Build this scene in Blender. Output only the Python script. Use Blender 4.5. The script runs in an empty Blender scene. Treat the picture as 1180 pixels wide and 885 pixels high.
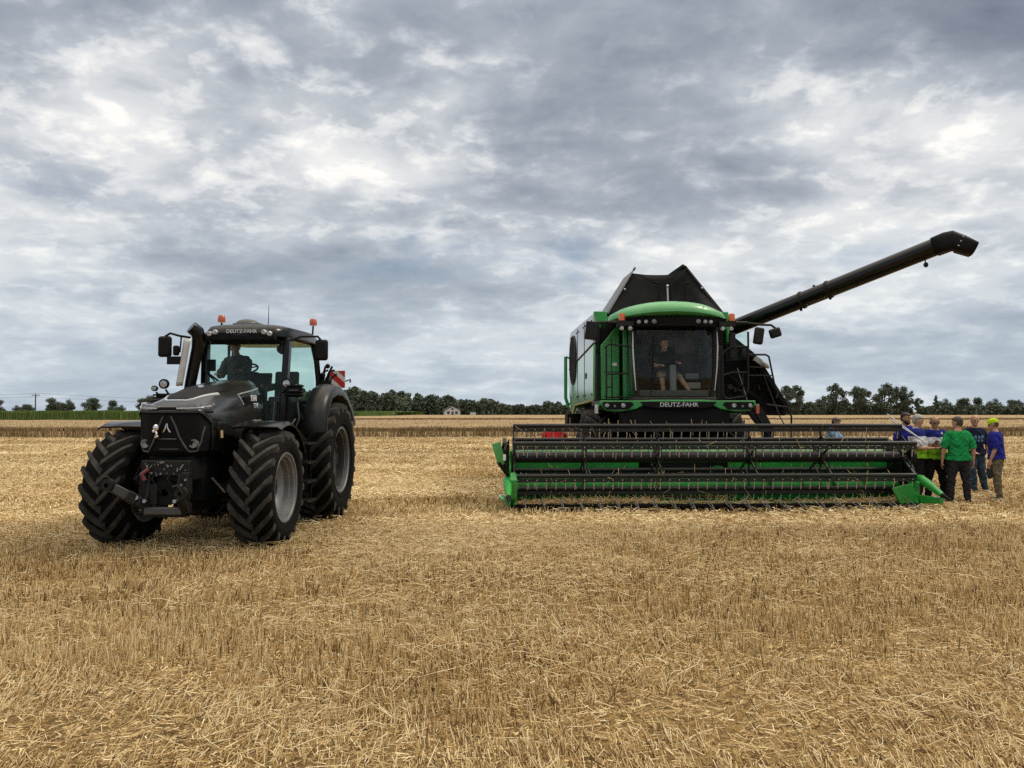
import bpy, bmesh, math, random
import numpy as np
from mathutils import Vector, Matrix, Euler, kdtree
R = math.radians
random.seed(7)
rng = np.random.default_rng(11)
SC = bpy.context.scene
COL = SC.collection

# ------------------------------------------------------------------ camera
CAM_H, F, U0, V0 = 1.85, 891.0, 590.0, 442.5
PITCH = math.atan(32.0 / F)
cd = bpy.data.cameras.new('camera'); cam = bpy.data.objects.new('camera', cd); COL.objects.link(cam)
cd.sensor_width = 36.0; cd.lens = F / 1180.0 * 36.0; cd.clip_start = 0.1; cd.clip_end = 6000
cam.location = (0, 0, CAM_H); cam.rotation_euler = (math.pi / 2 + PITCH, 0, 0)
SC.camera = cam

def W(u, v, Y):
    """world point on the sight line of (u, v) at the distance Y"""
    a = (V0 - v) / F
    cp, sp = math.cos(PITCH), math.sin(PITCH)
    # forward (0,cp,sp)  up (0,-sp,cp)
    dy = cp - a * sp; dz = sp + a * cp; dx = (u - U0) / F
    k = Y / dy
    return Vector((dx * k, Y, CAM_H + dz * k))

# ------------------------------------------------------------------ materials
MATS = {}
def mat(name, col=(.5, .5, .5), rough=.5, metal=0., spec=.5, coat=0., vary=0., vscale=6., bump=0., bscale=60., col2=None, c2lo=.45, c2hi=.62, dust=0., dustcol=(.20, .16, .10)):
    if name in MATS: return MATS[name]
    m = bpy.data.materials.new(name); m.use_nodes = True
    nt = m.node_tree; N = nt.nodes; L = nt.links
    b = N['Principled BSDF']
    b.inputs['Roughness'].default_value = rough; b.inputs['Metallic'].default_value = metal
    b.inputs['Specular IOR Level'].default_value = spec
    b.inputs['Coat Weight'].default_value = coat; b.inputs['Coat Roughness'].default_value = .12
    b.inputs['Base Color'].default_value = (*col, 1)
    tc = N.new('ShaderNodeTexCoord')
    src = None
    if vary or col2 or dust:
        nz = N.new('ShaderNodeTexNoise'); nz.inputs['Scale'].default_value = vscale; nz.inputs['Detail'].default_value = 6; nz.inputs['Roughness'].default_value = .62
        L.new(tc.outputs['Object'], nz.inputs['Vector'])
        mr = N.new('ShaderNodeMapRange'); mr.inputs[1].default_value = c2lo; mr.inputs[2].default_value = c2hi
        L.new(nz.outputs['Fac'], mr.inputs[0])
        mx = N.new('ShaderNodeMix'); mx.data_type = 'RGBA'
        ca = tuple(c * (1 - vary) for c in col); cb = col2 if col2 else tuple(min(1, c * (1 + vary)) for c in col)
        if col2 is None and not vary: cb = col; ca = col
        if col2: ca = col
        mx.inputs[6].default_value = (*ca, 1); mx.inputs[7].default_value = (*cb, 1)
        L.new(mr.outputs[0], mx.inputs[0]); src = mx.outputs[2]
        if dust:
            n2 = N.new('ShaderNodeTexNoise'); n2.inputs['Scale'].default_value = 2.3; n2.inputs['Detail'].default_value = 8; n2.inputs['Roughness'].default_value = .7
            L.new(tc.outputs['Object'], n2.inputs['Vector'])
            m2 = N.new('ShaderNodeMapRange'); m2.inputs[1].default_value = .4; m2.inputs[2].default_value = .75; m2.inputs[4].default_value = dust
            L.new(n2.outputs['Fac'], m2.inputs[0])
            mx2 = N.new('ShaderNodeMix'); mx2.data_type = 'RGBA'
            L.new(m2.outputs[0], mx2.inputs[0]); L.new(src, mx2.inputs[6]); mx2.inputs[7].default_value = (*dustcol, 1)
            src = mx2.outputs[2]
            ra = N.new('ShaderNodeMapRange'); ra.inputs[3].default_value = rough; ra.inputs[4].default_value = min(1, rough + .35)
            L.new(m2.outputs[0], ra.inputs[0]); L.new(ra.outputs[0], b.inputs['Roughness'])
        L.new(src, b.inputs['Base Color'])
    if bump:
        nb = N.new('ShaderNodeTexNoise'); nb.inputs['Scale'].default_value = bscale; nb.inputs['Detail'].default_value = 4
        L.new(tc.outputs['Object'], nb.inputs['Vector'])
        bp = N.new('ShaderNodeBump'); bp.inputs['Strength'].default_value = bump; bp.inputs['Distance'].default_value = .02
        L.new(nb.outputs['Fac'], bp.inputs['Height']); L.new(bp.outputs['Normal'], b.inputs['Normal'])
    MATS[name] = m
    return m

def glass_mat(name, tint, refl_rough=.02, film=None, film_fac=0., ior=1.45):
    m = bpy.data.materials.new(name); m.use_nodes = True
    nt = m.node_tree; N = nt.nodes; L = nt.links
    N.remove(N['Principled BSDF']); out = N['Material Output']
    tr = N.new('ShaderNodeBsdfTransparent'); tr.inputs[0].default_value = (*tint, 1)
    gl = N.new('ShaderNodeBsdfGlossy'); gl.inputs['Roughness'].default_value = refl_rough; gl.inputs[0].default_value = (.9, .95, .95, 1)
    fr = N.new('ShaderNodeFresnel'); fr.inputs['IOR'].default_value = ior
    base = tr.outputs[0]
    if film:
        df = N.new('ShaderNodeBsdfDiffuse'); df.inputs[0].default_value = (*film, 1)
        nz = N.new('ShaderNodeTexNoise'); nz.inputs['Scale'].default_value = 1.6; nz.inputs['Detail'].default_value = 5
        mm = N.new('ShaderNodeMath'); mm.operation = 'MULTIPLY'; mm.inputs[1].default_value = film_fac * 2
        L.new(nz.outputs['Fac'], mm.inputs[0])
        mf = N.new('ShaderNodeMixShader'); L.new(mm.outputs[0], mf.inputs[0]); L.new(tr.outputs[0], mf.inputs[1]); L.new(df.outputs[0], mf.inputs[2])
        base = mf.outputs[0]
    mx = N.new('ShaderNodeMixShader'); L.new(fr.outputs[0], mx.inputs[0]); L.new(base, mx.inputs[1]); L.new(gl.outputs[0], mx.inputs[2])
    L.new(mx.outputs[0], out.inputs['Surface'])
    MATS[name] = m
    return m

def attr_mat(name, stops, rough=.8, spec=.2, trans=0., attr='tone', noise=0., nscale=.5):
    """colour picked from a ramp by the mesh attribute"""
    m = bpy.data.materials.new(name); m.use_nodes = True
    nt = m.node_tree; N = nt.nodes; L = nt.links
    b = N['Principled BSDF']; b.inputs['Roughness'].default_value = rough; b.inputs['Specular IOR Level'].default_value = spec
    a = N.new('ShaderNodeAttribute'); a.attribute_name = attr
    cr = N.new('ShaderNodeValToRGB')
    e = cr.color_ramp.elements
    while len(e) < len(stops): e.new(.5)
    for i, (p, c) in enumerate(stops): e[i].position = p; e[i].color = (*c, 1)
    fac = a.outputs['Fac']
    if noise:
        tc = N.new('ShaderNodeTexCoord'); nz = N.new('ShaderNodeTexNoise'); nz.inputs['Scale'].default_value = nscale; nz.inputs['Detail'].default_value = 4
        L.new(tc.outputs['Object'], nz.inputs['Vector'])
        ma = N.new('ShaderNodeMath'); ma.operation = 'MULTIPLY_ADD'; ma.inputs[1].default_value = noise; L.new(nz.outputs['Fac'], ma.inputs[0])
        sb = N.new('ShaderNodeMath'); sb.operation = 'SUBTRACT'; sb.inputs[1].default_value = noise * .5; L.new(fac, sb.inputs[0])
        L.new(sb.outputs[0], ma.inputs[2]); fac = ma.outputs[0]
    L.new(fac, cr.inputs[0]); L.new(cr.outputs[0], b.inputs['Base Color'])
    if trans:
        out = N['Material Output']; t = N.new('ShaderNodeBsdfTranslucent'); L.new(cr.outputs[0], t.inputs[0])
        mx = N.new('ShaderNodeMixShader'); mx.inputs[0].default_value = trans
        L.new(b.outputs[0], mx.inputs[1]); L.new(t.outputs[0], mx.inputs[2]); L.new(mx.outputs[0], out.inputs['Surface'])
    MATS[name] = m
    return m

# ------------------------------------------------------------------ mesh builder
class MB:
    def __init__(s): s.v = []; s.f = []; s.m = []
    def add(s, vs, fs, mi=0):
        o = len(s.v); s.v += [tuple(v) for v in vs]
        s.f += [tuple(i + o for i in f) for f in fs]; s.m += [mi] * len(fs)
        return s
    def box(s, c, d, rot=None, mi=0, taper=None):
        x, y, z = d[0] / 2, d[1] / 2, d[2] / 2
        tx, ty = taper if taper else (1, 1)
        vs = [(-x, -y, -z), (x, -y, -z), (x, y, -z), (-x, y, -z), (-x * tx, -y * ty, z), (x * tx, -y * ty, z), (x * tx, y * ty, z), (-x * tx, y * ty, z)]
        M = Euler(rot).to_matrix() if rot else Matrix.Identity(3)
        c = Vector(c); vs = [M @ Vector(v) + c for v in vs]
        return s.add(vs, [(0, 3, 2, 1), (4, 5, 6, 7), (0, 1, 5, 4), (1, 2, 6, 5), (2, 3, 7, 6), (3, 0, 4, 7)], mi)
    def bar(s, p0, p1, w, h, mi=0, up=(0, 0, 1), w1=None, h1=None):
        """box along p0-p1; w sideways, h along up"""
        p0 = Vector(p0); p1 = Vector(p1); t = (p1 - p0).normalized(); up = Vector(up)
        sd = t.cross(up)
        if sd.length < 1e-4: sd = t.cross(Vector((0, 1, 0)))
        sd.normalize(); u = sd.cross(t)
        w1 = w if w1 is None else w1; h1 = h if h1 is None else h1
        vs = []
        for p, a, b in ((p0, w, h), (p1, w1, h1)):
            for i, j in ((-1, -1), (1, -1), (1, 1), (-1, 1)): vs.append(p + sd * (i * a / 2) + u * (j * b / 2))
        return s.add(vs, [(0, 3, 2, 1), (4, 5, 6, 7), (0, 1, 5, 4), (1, 2, 6, 5), (2, 3, 7, 6), (3, 0, 4, 7)], mi)
    def loft(s, rings, caps=True, closed=True, mi=0):
        n = len(rings[0]); vs = [p for r in rings for p in r]; fs = []
        for i in range(len(rings) - 1):
            for j in range(n if closed else n - 1):
                k = (j + 1) % n
                fs.append((i * n + j, i * n + k, (i + 1) * n + k, (i + 1) * n + j))
        if caps:
            fs.append(tuple(range(n - 1, -1, -1))); fs.append(tuple(range((len(rings) - 1) * n, len(rings) * n)))
        return s.add(vs, fs, mi)
    def tube(s, pts, r, n=10, mi=0, caps=True):
        pts = [Vector(p) for p in pts]
        rr = r if isinstance(r, (list, tuple)) else [r] * len(pts)
        t = (pts[1] - pts[0]).normalized()
        a = Vector((0, 0, 1)) if abs(t.z) < .9 else Vector((1, 0, 0))
        u = t.cross(a).normalized(); rings = []
        for i, p in enumerate(pts):
            if i == 0: t = (pts[1] - pts[0])
            elif i == len(pts) - 1: t = (pts[-1] - pts[-2])
            else: t = (pts[i + 1] - p).normalized() + (p - pts[i - 1]).normalized()
            t.normalize()
            u = (u - t * u.dot(t)).normalized(); w = t.cross(u)
            rings.append([p + u * (rr[i] * math.cos(2 * math.pi * k / n)) + w * (rr[i] * math.sin(2 * math.pi * k / n)) for k in range(n)])
        return s.loft(rings, caps, True, mi)
    def cyl(s, p0, p1, r, r1=None, n=20, mi=0): return s.tube([p0, p1], [r, r if r1 is None else r1], n, mi)
    def prism(s, poly, a, b, plane='yz', mi=0):
        """polygon in a plane, extruded along the third axis from a to b"""
        def P(p, t):
            if plane == 'yz': return (t, p[0], p[1])
            if plane == 'xz': return (p[0], t, p[1])
            return (p[0], p[1], t)
        n = len(poly)
        vs = [P(p, a) for p in poly] + [P(p, b) for p in poly]
        fs = [(i, (i + 1) % n, n + (i + 1) % n, n + i) for i in range(n)] + [tuple(range(n - 1, -1, -1)), tuple(range(n, 2 * n))]
        return s.add(vs, fs, mi)
    def lathe(s, prof, c, axis='x', n=48, mi=0, sgn=1, close=False):
        """prof: (radius, along)"""
        rings = []
        for k in range(n):
            a = 2 * math.pi * k / n; ca, sa = math.cos(a), math.sin(a); ring = []
            for r, h in prof:
                if axis == 'x': ring.append((c[0] + sgn * h, c[1] - r * ca, c[2] + r * sa))
                elif axis == 'y': ring.append((c[0] + r * ca, c[1] + sgn * h, c[2] + r * sa))
                else: ring.append((c[0] + r * ca, c[1] + r * sa, c[2] + sgn * h))
            rings.append(ring)
        rings.append(rings[0])
        m = len(prof); vs = [p for r in rings[:-1] for p in r]; fs = []
        for i in range(n):
            for j in range(m if close else m - 1):
                k = (j + 1) % m; i2 = (i + 1) % n
                fs.append((i * m + j, i * m + k, i2 * m + k, i2 * m + j))
        return s.add(vs, fs, mi)
    def ball(s, c, r, n=14, k=9, mi=0, rot=None):
        rx, ry, rz = r if isinstance(r, (list, tuple)) else (r, r, r)
        M = Euler(rot).to_matrix() if rot else Matrix.Identity(3); c = Vector(c)
        rings = []
        for i in range(k + 1):
            ph = -math.pi / 2 + math.pi * i / k; q = max(math.cos(ph), .02)
            rings.append([c + M @ Vector((rx * q * math.cos(2 * math.pi * j / n), ry * q * math.sin(2 * math.pi * j / n), rz * math.sin(ph))) for j in range(n)])
        return s.loft(rings, True, True, mi)
    def build(s, name, m, parent=None, bevel=0., seg=2, smooth=35, recalc=True, solid=0.):
        me = bpy.data.meshes.new(name); me.from_pydata(s.v, [], s.f)
        ms = m if isinstance(m, (list, tuple)) else [m]
        for q in ms: me.materials.append(q)
        if len(ms) > 1: me.polygons.foreach_set('material_index', s.m)
        if recalc:
            b = bmesh.new(); b.from_mesh(me); bmesh.ops.recalc_face_normals(b, faces=b.faces); b.to_mesh(me); b.free()
        if smooth:
            me.polygons.foreach_set('use_smooth', [True] * len(me.polygons)); me.set_sharp_from_angle(angle=R(smooth))
        o = bpy.data.objects.new(name, me); COL.objects.link(o)
        if parent is not None: o.parent = parent
        if solid:
            md = o.modifiers.new('solid', 'SOLIDIFY'); md.thickness = solid; md.offset = 0
        if bevel:
            md = o.modifiers.new('bevel', 'BEVEL'); md.width = bevel; md.segments = seg; md.limit_method = 'ANGLE'; md.angle_limit = R(40); md.harden_normals = False
        return o

def thing(name, label, cat, loc=(0, 0, 0), rotz=0, group=None):
    o = bpy.data.objects.new(name, None); COL.objects.link(o); o.location = loc; o.rotation_euler = (0, 0, rotz)
    o.empty_display_size = .3
    tag(o, label, cat, group); return o
def tag(o, label=None, cat=None, group=None, kind=None):
    if label: o['label'] = label
    if cat: o['category'] = cat
    if group: o['group'] = group
    if kind: o['kind'] = kind
    return o

def text_obj(name, body, size, m, parent, loc, rot, extrude=.004, width=None, shear=0.):
    cu = bpy.data.curves.new(name, 'FONT'); cu.body = body; cu.size = size; cu.extrude = extrude; cu.align_x = 'CENTER'; cu.align_y = 'CENTER'; cu.shear = shear; cu.offset = size * .012
    t = bpy.data.objects.new(name + '_tmp', cu); COL.objects.link(t)
    bpy.context.view_layer.update()
    me = bpy.data.meshes.new_from_object(t.evaluated_get(bpy.context.evaluated_depsgraph_get()))
    COL.objects.unlink(t); bpy.data.objects.remove(t); bpy.data.curves.remove(cu)
    me.name = name
    if width:
        xs = [v.co.x for v in me.vertices]; k = width / (max(xs) - min(xs))
        for v in me.vertices: v.co.x *= k
    me.materials.clear(); me.materials.append(m)
    o = bpy.data.objects.new(name, me); COL.objects.link(o); o.parent = parent; o.location = loc; o.rotation_euler = rot
    return o

def copy_obj(o, parent=None, loc=None):
    c = o.copy(); COL.objects.link(c)
    if parent is not None: c.parent = parent
    if loc is not None: c.location = loc
    return c

def mesh_np(name, V, Fq, m, tone=None, parent=None, smooth=False):
    """fast mesh of quads (Fq n x 4) or tris (n x 3); tone is one value per face"""
    me = bpy.data.meshes.new(name)
    k = Fq.shape[1]
    me.vertices.add(len(V)); me.vertices.foreach_set('co', V.astype(np.float32).ravel())
    me.loops.add(Fq.size); me.loops.foreach_set('vertex_index', Fq.astype(np.int32).ravel())
    me.polygons.add(len(Fq)); me.polygons.foreach_set('loop_start', np.arange(0, Fq.size, k, dtype=np.int32))
    me.update(calc_edges=True)
    if smooth: me.polygons.foreach_set('use_smooth', np.ones(len(Fq), dtype=bool))
    if tone is not None:
        a = me.attributes.new('tone', 'FLOAT', 'FACE'); a.data.foreach_set('value', tone.astype(np.float32))
    for q in (m if isinstance(m, (list, tuple)) else [m]): me.materials.append(q)
    o = bpy.data.objects.new(name, me); COL.objects.link(o)
    if parent is not None: o.parent = parent
    return o

_tab = rng.random((256, 256))
def vnoise(x, y):
    xi = np.floor(x).astype(int); yi = np.floor(y).astype(int); fx = x - xi; fy = y - yi
    fx = fx * fx * (3 - 2 * fx); fy = fy * fy * (3 - 2 * fy)
    g = lambda i, j: _tab[(xi + i) % 256, (yi + j) % 256]
    return (g(0, 0) * (1 - fx) + g(1, 0) * fx) * (1 - fy) + (g(0, 1) * (1 - fx) + g(1, 1) * fx) * fy
def fbm(x, y, o=4):
    t = 0; a = .5; n = 0
    for _ in range(o):
        t = t + a * vnoise(x, y); n += a; a *= .5; x = x * 2.03 + 17.3; y = y * 2.03 + 5.1
    return t / n
# ================================================================== sky and light
SUN_EL, SUN_AZ = R(50), R(76)          # azimuth from +Y (away from the camera) towards +X
def build_world():
    w = bpy.data.worlds.new('World'); SC.world = w; w.use_nodes = True
    nt = w.node_tree; N = nt.nodes; L = nt.links; N.clear()
    out = N.new('ShaderNodeOutputWorld')
    sky = N.new('ShaderNodeTexSky'); sky.sky_type = 'NISHITA'; sky.sun_disc = False
    sky.sun_elevation = SUN_EL; sky.sun_rotation = SUN_AZ; sky.air_density = 1.0; sky.dust_density = 2.0; sky.ozone_density = 1.5
    bs = N.new('ShaderNodeBackground'); bs.inputs['Strength'].default_value = .105; L.new(sky.outputs[0], bs.inputs['Color'])
    tc = N.new('ShaderNodeTexCoord'); sp = N.new('ShaderNodeSeparateXYZ'); L.new(tc.outputs['Generated'], sp.inputs[0])
    def math_(op, a, b=None, c=None, clamp=False):
        n = N.new('ShaderNodeMath'); n.operation = op; n.use_clamp = clamp
        for i, x in enumerate((a, b, c)):
            if x is None: continue
            if isinstance(x, (int, float)): n.inputs[i].default_value = x
            else: L.new(x, n.inputs[i])
        return n.outputs[0]
    def ramp(val, a, b, c=0., d=1.):
        n = N.new('ShaderNodeMapRange'); n.interpolation_type = 'SMOOTHSTEP'; L.new(val, n.inputs[0])
        for i, x in enumerate((a, b, c, d)): n.inputs[i + 1].default_value = x
        return n.outputs[0]
    z = math_('MAXIMUM', sp.outputs[2], 0.)
    zz = math_('ADD', z, .26)
    px = math_('DIVIDE', sp.outputs[0], zz); py = math_('DIVIDE', sp.outputs[1], zz)
    cb = N.new('ShaderNodeCombineXYZ'); L.new(px, cb.inputs[0]); L.new(py, cb.inputs[1])
    def noise(scale, detail, rough, off=(0, 0, 0), dist=0., stretch=(1, 1, 1), kind='FBM', lac=2.0):
        mp = N.new('ShaderNodeMapping'); mp.inputs['Location'].default_value = off; mp.inputs['Scale'].default_value = stretch
        L.new(cb.outputs[0], mp.inputs['Vector'])
        n = N.new('ShaderNodeTexNoise'); n.inputs['Scale'].default_value = scale; n.inputs['Detail'].default_value = detail; n.noise_type = kind
        n.inputs['Roughness'].default_value = rough; n.inputs['Distortion'].default_value = dist; n.inputs['Lacunarity'].default_value = lac
        L.new(mp.outputs[0], n.inputs['Vector']); return n.outputs['Fac']
    big = noise(1.0, 4, .5, (17.9, 19.4, 0), .1, (.8, 1.15, 1))
    mid = noise(2.8, 8, .56, (7.3, 2.2, .4), .15, (1, 1.1, 1))
    fine = noise(10.5, 7, .57, (1.3, 9.2, .7), .2, (1, 1.05, 1))
    base = math_('MULTIPLY_ADD', mid, .50, math_('MULTIPLY', big, .50))
    lit = ramp(base, .42, .60, .25, 1.)
    bil = math_('ABSOLUTE', math_('SUBTRACT', fine, .5))              # rounded puffs with thin seams
    d1 = math_('MULTIPLY', math_('SUBTRACT', bil, .07), math_('MULTIPLY', lit, .26))
    d2 = math_('MULTIPLY', math_('SUBTRACT', fine, .5), math_('MULTIPLY_ADD', lit, .29, .05))
    lo = ramp(z, .03, .46, .030, -.028)
    t = math_('ADD', math_('ADD', math_('MULTIPLY_ADD', math_('SUBTRACT', base, .5), .98, .489), lo), math_('ADD', d1, d2))
    cr = N.new('ShaderNodeValToRGB'); e = cr.color_ramp.elements
    st = SKY_STOPS
    while len(e) < len(st): e.new(.5)
    for i, (p, c) in enumerate(st): e[i].position = p; e[i].color = (*c, 1)
    L.new(t, cr.inputs[0])
    # pale air low over the horizon
    hz = ramp(z, .0, .30, .62, 0.)
    mh = N.new('ShaderNodeMix'); mh.data_type = 'RGBA'; L.new(hz, mh.inputs[0]); L.new(cr.outputs[0], mh.inputs[6]); mh.inputs[7].default_value = (.51, .605, .68, 1)
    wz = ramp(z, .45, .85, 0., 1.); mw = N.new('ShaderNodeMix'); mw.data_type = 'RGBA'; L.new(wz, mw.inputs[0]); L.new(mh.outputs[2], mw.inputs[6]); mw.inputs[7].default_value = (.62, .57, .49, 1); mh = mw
    bc = N.new('ShaderNodeBackground'); zen_fill = ramp(z, .42, .92, 1.06, 3.1); L.new(zen_fill, bc.inputs['Strength']); L.new(mh.outputs[2], bc.inputs['Color'])  # unseen overhead cloud warmed and brightened to add soft light on the ground
    # thin places where the blue shows
    gap = noise(1.15, 7, .6, (12.1, 4.4, .2), .3)
    gz = ramp(z, .06, .16, 0., 1.); g = math_('MULTIPLY', ramp(gap, .54, .68, 0., .55), gz)
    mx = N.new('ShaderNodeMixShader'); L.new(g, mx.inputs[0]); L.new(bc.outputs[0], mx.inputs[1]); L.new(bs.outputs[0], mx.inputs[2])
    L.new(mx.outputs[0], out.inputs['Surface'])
    w.cycles.sampling_method = 'MANUAL'; w.cycles.sample_map_resolution = 512
    sd = bpy.data.lights.new('sun', 'SUN'); sd.energy = SUN_E; sd.angle = R(14); sd.color = (1, .91, .74)
    so = bpy.data.objects.new('sun', sd); COL.objects.link(so)
    d = Vector((math.sin(SUN_AZ) * math.cos(SUN_EL), math.cos(SUN_AZ) * math.cos(SUN_EL), math.sin(SUN_EL)))
    so.rotation_euler = d.to_track_quat('Z', 'Y').to_euler(); so.location = (20, 10, 40)
SKY_STOPS = [(.30, (.17, .20, .255)), (.385, (.245, .285, .345)), (.452, (.365, .405, .465)), (.50, (.515, .547, .592)), (.535, (.66, .68, .705)), (.58, (.76, .77, .775)), (.65, (.95, .935, .90))]
SUN_E = 1.5
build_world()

# ================================================================== ground
def ground_material():
    m = bpy.data.materials.new('straw_soil'); m.use_nodes = True
    nt = m.node_tree; N = nt.nodes; L = nt.links; b = N['Principled BSDF']; b.inputs['Roughness'].default_value = .95; b.inputs['Specular IOR Level'].default_value = .1
    tc = N.new('ShaderNodeTexCoord')
    def noise(s, d, r, sc=(1, 1, 1)):
        mp = N.new('ShaderNodeMapping'); mp.inputs['Scale'].default_value = sc; L.new(tc.outputs['Object'], mp.inputs['Vector'])
        n = N.new('ShaderNodeTexNoise'); n.inputs['Scale'].default_value = s; n.inputs['Detail'].default_value = d; n.inputs['Roughness'].default_value = r
        L.new(mp.outputs[0], n.inputs['Vector']); return n.outputs['Fac']
    c1 = N.new('ShaderNodeValToRGB'); e = c1.color_ramp.elements
    e[0].position = .36; e[0].color = (.105, .072, .040, 1); e[1].position = .60; e[1].color = (.42, .29, .125, 1)
    L.new(noise(14, 8, .75), c1.inputs[0])
    c2 = N.new('ShaderNodeValToRGB'); e = c2.color_ramp.elements
    e[0].position = .38; e[0].color = (.78, .78, .80, 1); e[1].position = .62; e[1].color = (1.12, 1.08, 1.0, 1)
    L.new(noise(.16, 6, .6, (.35, 1, 1)), c2.inputs[0])
    mu = N.new('ShaderNodeMix'); mu.data_type = 'RGBA'; mu.blend_type = 'MULTIPLY'; mu.inputs[0].default_value = 1
    L.new(c1.outputs[0], mu.inputs[6]); L.new(c2.outputs[0], mu.inputs[7]); L.new(mu.outputs[2], b.inputs['Base Color'])
    bp = N.new('ShaderNodeBump'); bp.inputs['Strength'].default_value = .8; bp.inputs['Distance'].default_value = .05
    L.new(noise(22, 6, .7), bp.inputs['Height']); L.new(bp.outputs[0], b.inputs['Normal'])
    return m
g = MB(); g.add([(-2500, -60, 0), (2500, -60, 0), (2500, 4500, 0), (-2500, 4500, 0)], [(0, 1, 2, 3)])
tag(g.build('ground', ground_material(), smooth=0), kind='structure')

# ------------------------------------------------------------------ stubble: real cut stalks and loose straw
STRAW = attr_mat('straw', [(0., (.125, .066, .024)), (.26, (.385, .243, .092)), (.60, (.73, .525, .235)), (1., (.99, .85, .54))], rough=.5, spec=.4, trans=.15)

def prisms(P0, P1, r0, r1, n=3):
    """n-sided tapered stalks from P0 to P1"""
    T = P1 - P0; T /= np.linalg.norm(T, axis=1)[:, None] + 1e-9
    ref = np.where(np.abs(T[:, 2:3]) < .8, np.array([[0, 0, 1.]]), np.array([[1., 0, 0]]))
    U = np.cross(T, ref); U /= np.linalg.norm(U, axis=1)[:, None]; Wv = np.cross(T, U)
    ph = rng.random(len(P0)) * 6.283
    V = np.empty((len(P0), 2 * n, 3))
    for k in range(n):
        a = ph + 2 * math.pi * k / n
        d = U * np.cos(a)[:, None] + Wv * np.sin(a)[:, None]
        V[:, k] = P0 + d * r0[:, None]; V[:, n + k] = P1 + d * r1[:, None]
    base = (np.arange(len(P0)) * 2 * n)[:, None]
    if n == 2:
        F_ = base[:, None, :] + np.array([[[0, 1, 3, 2]]])
    else:
        F_ = base[:, None, :] + np.array([[[k, (k + 1) % n, n + (k + 1) % n, n + k] for k in range(n)]])
    return V.reshape(-1, 3), F_.reshape(-1, 4)

def field_points(y0, y1, dens, margin=2.0, rows=None):
    """uniform points in the part of the field the photograph can see, plus a margin"""
    k = 590 / F * 1.03
    area_w = lambda y: 2 * (k * y + margin)
    n = int(dens * (area_w(y0) + area_w(y1)) / 2 * (y1 - y0))
    y = y0 + (y1 - y0) * rng.random(int(n * 1.9)); x = (rng.random(len(y)) * 2 - 1) * (k * y1 + margin)
    ok = np.abs(x) < k * y + margin; x, y = x[ok][:n], y[ok][:n]
    return x, y

def lean_field(x, y):
    """knocked-down patches: how far stalks lean and which way"""
    a = fbm(x * .35 + 3, y * .45 + 9, 4); amt = np.clip((a - .47) * 5.0, 0, 1)
    di = fbm(x * .12 + 40, y * .12 + 11, 2) * 12.0
    return amt, di

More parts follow.
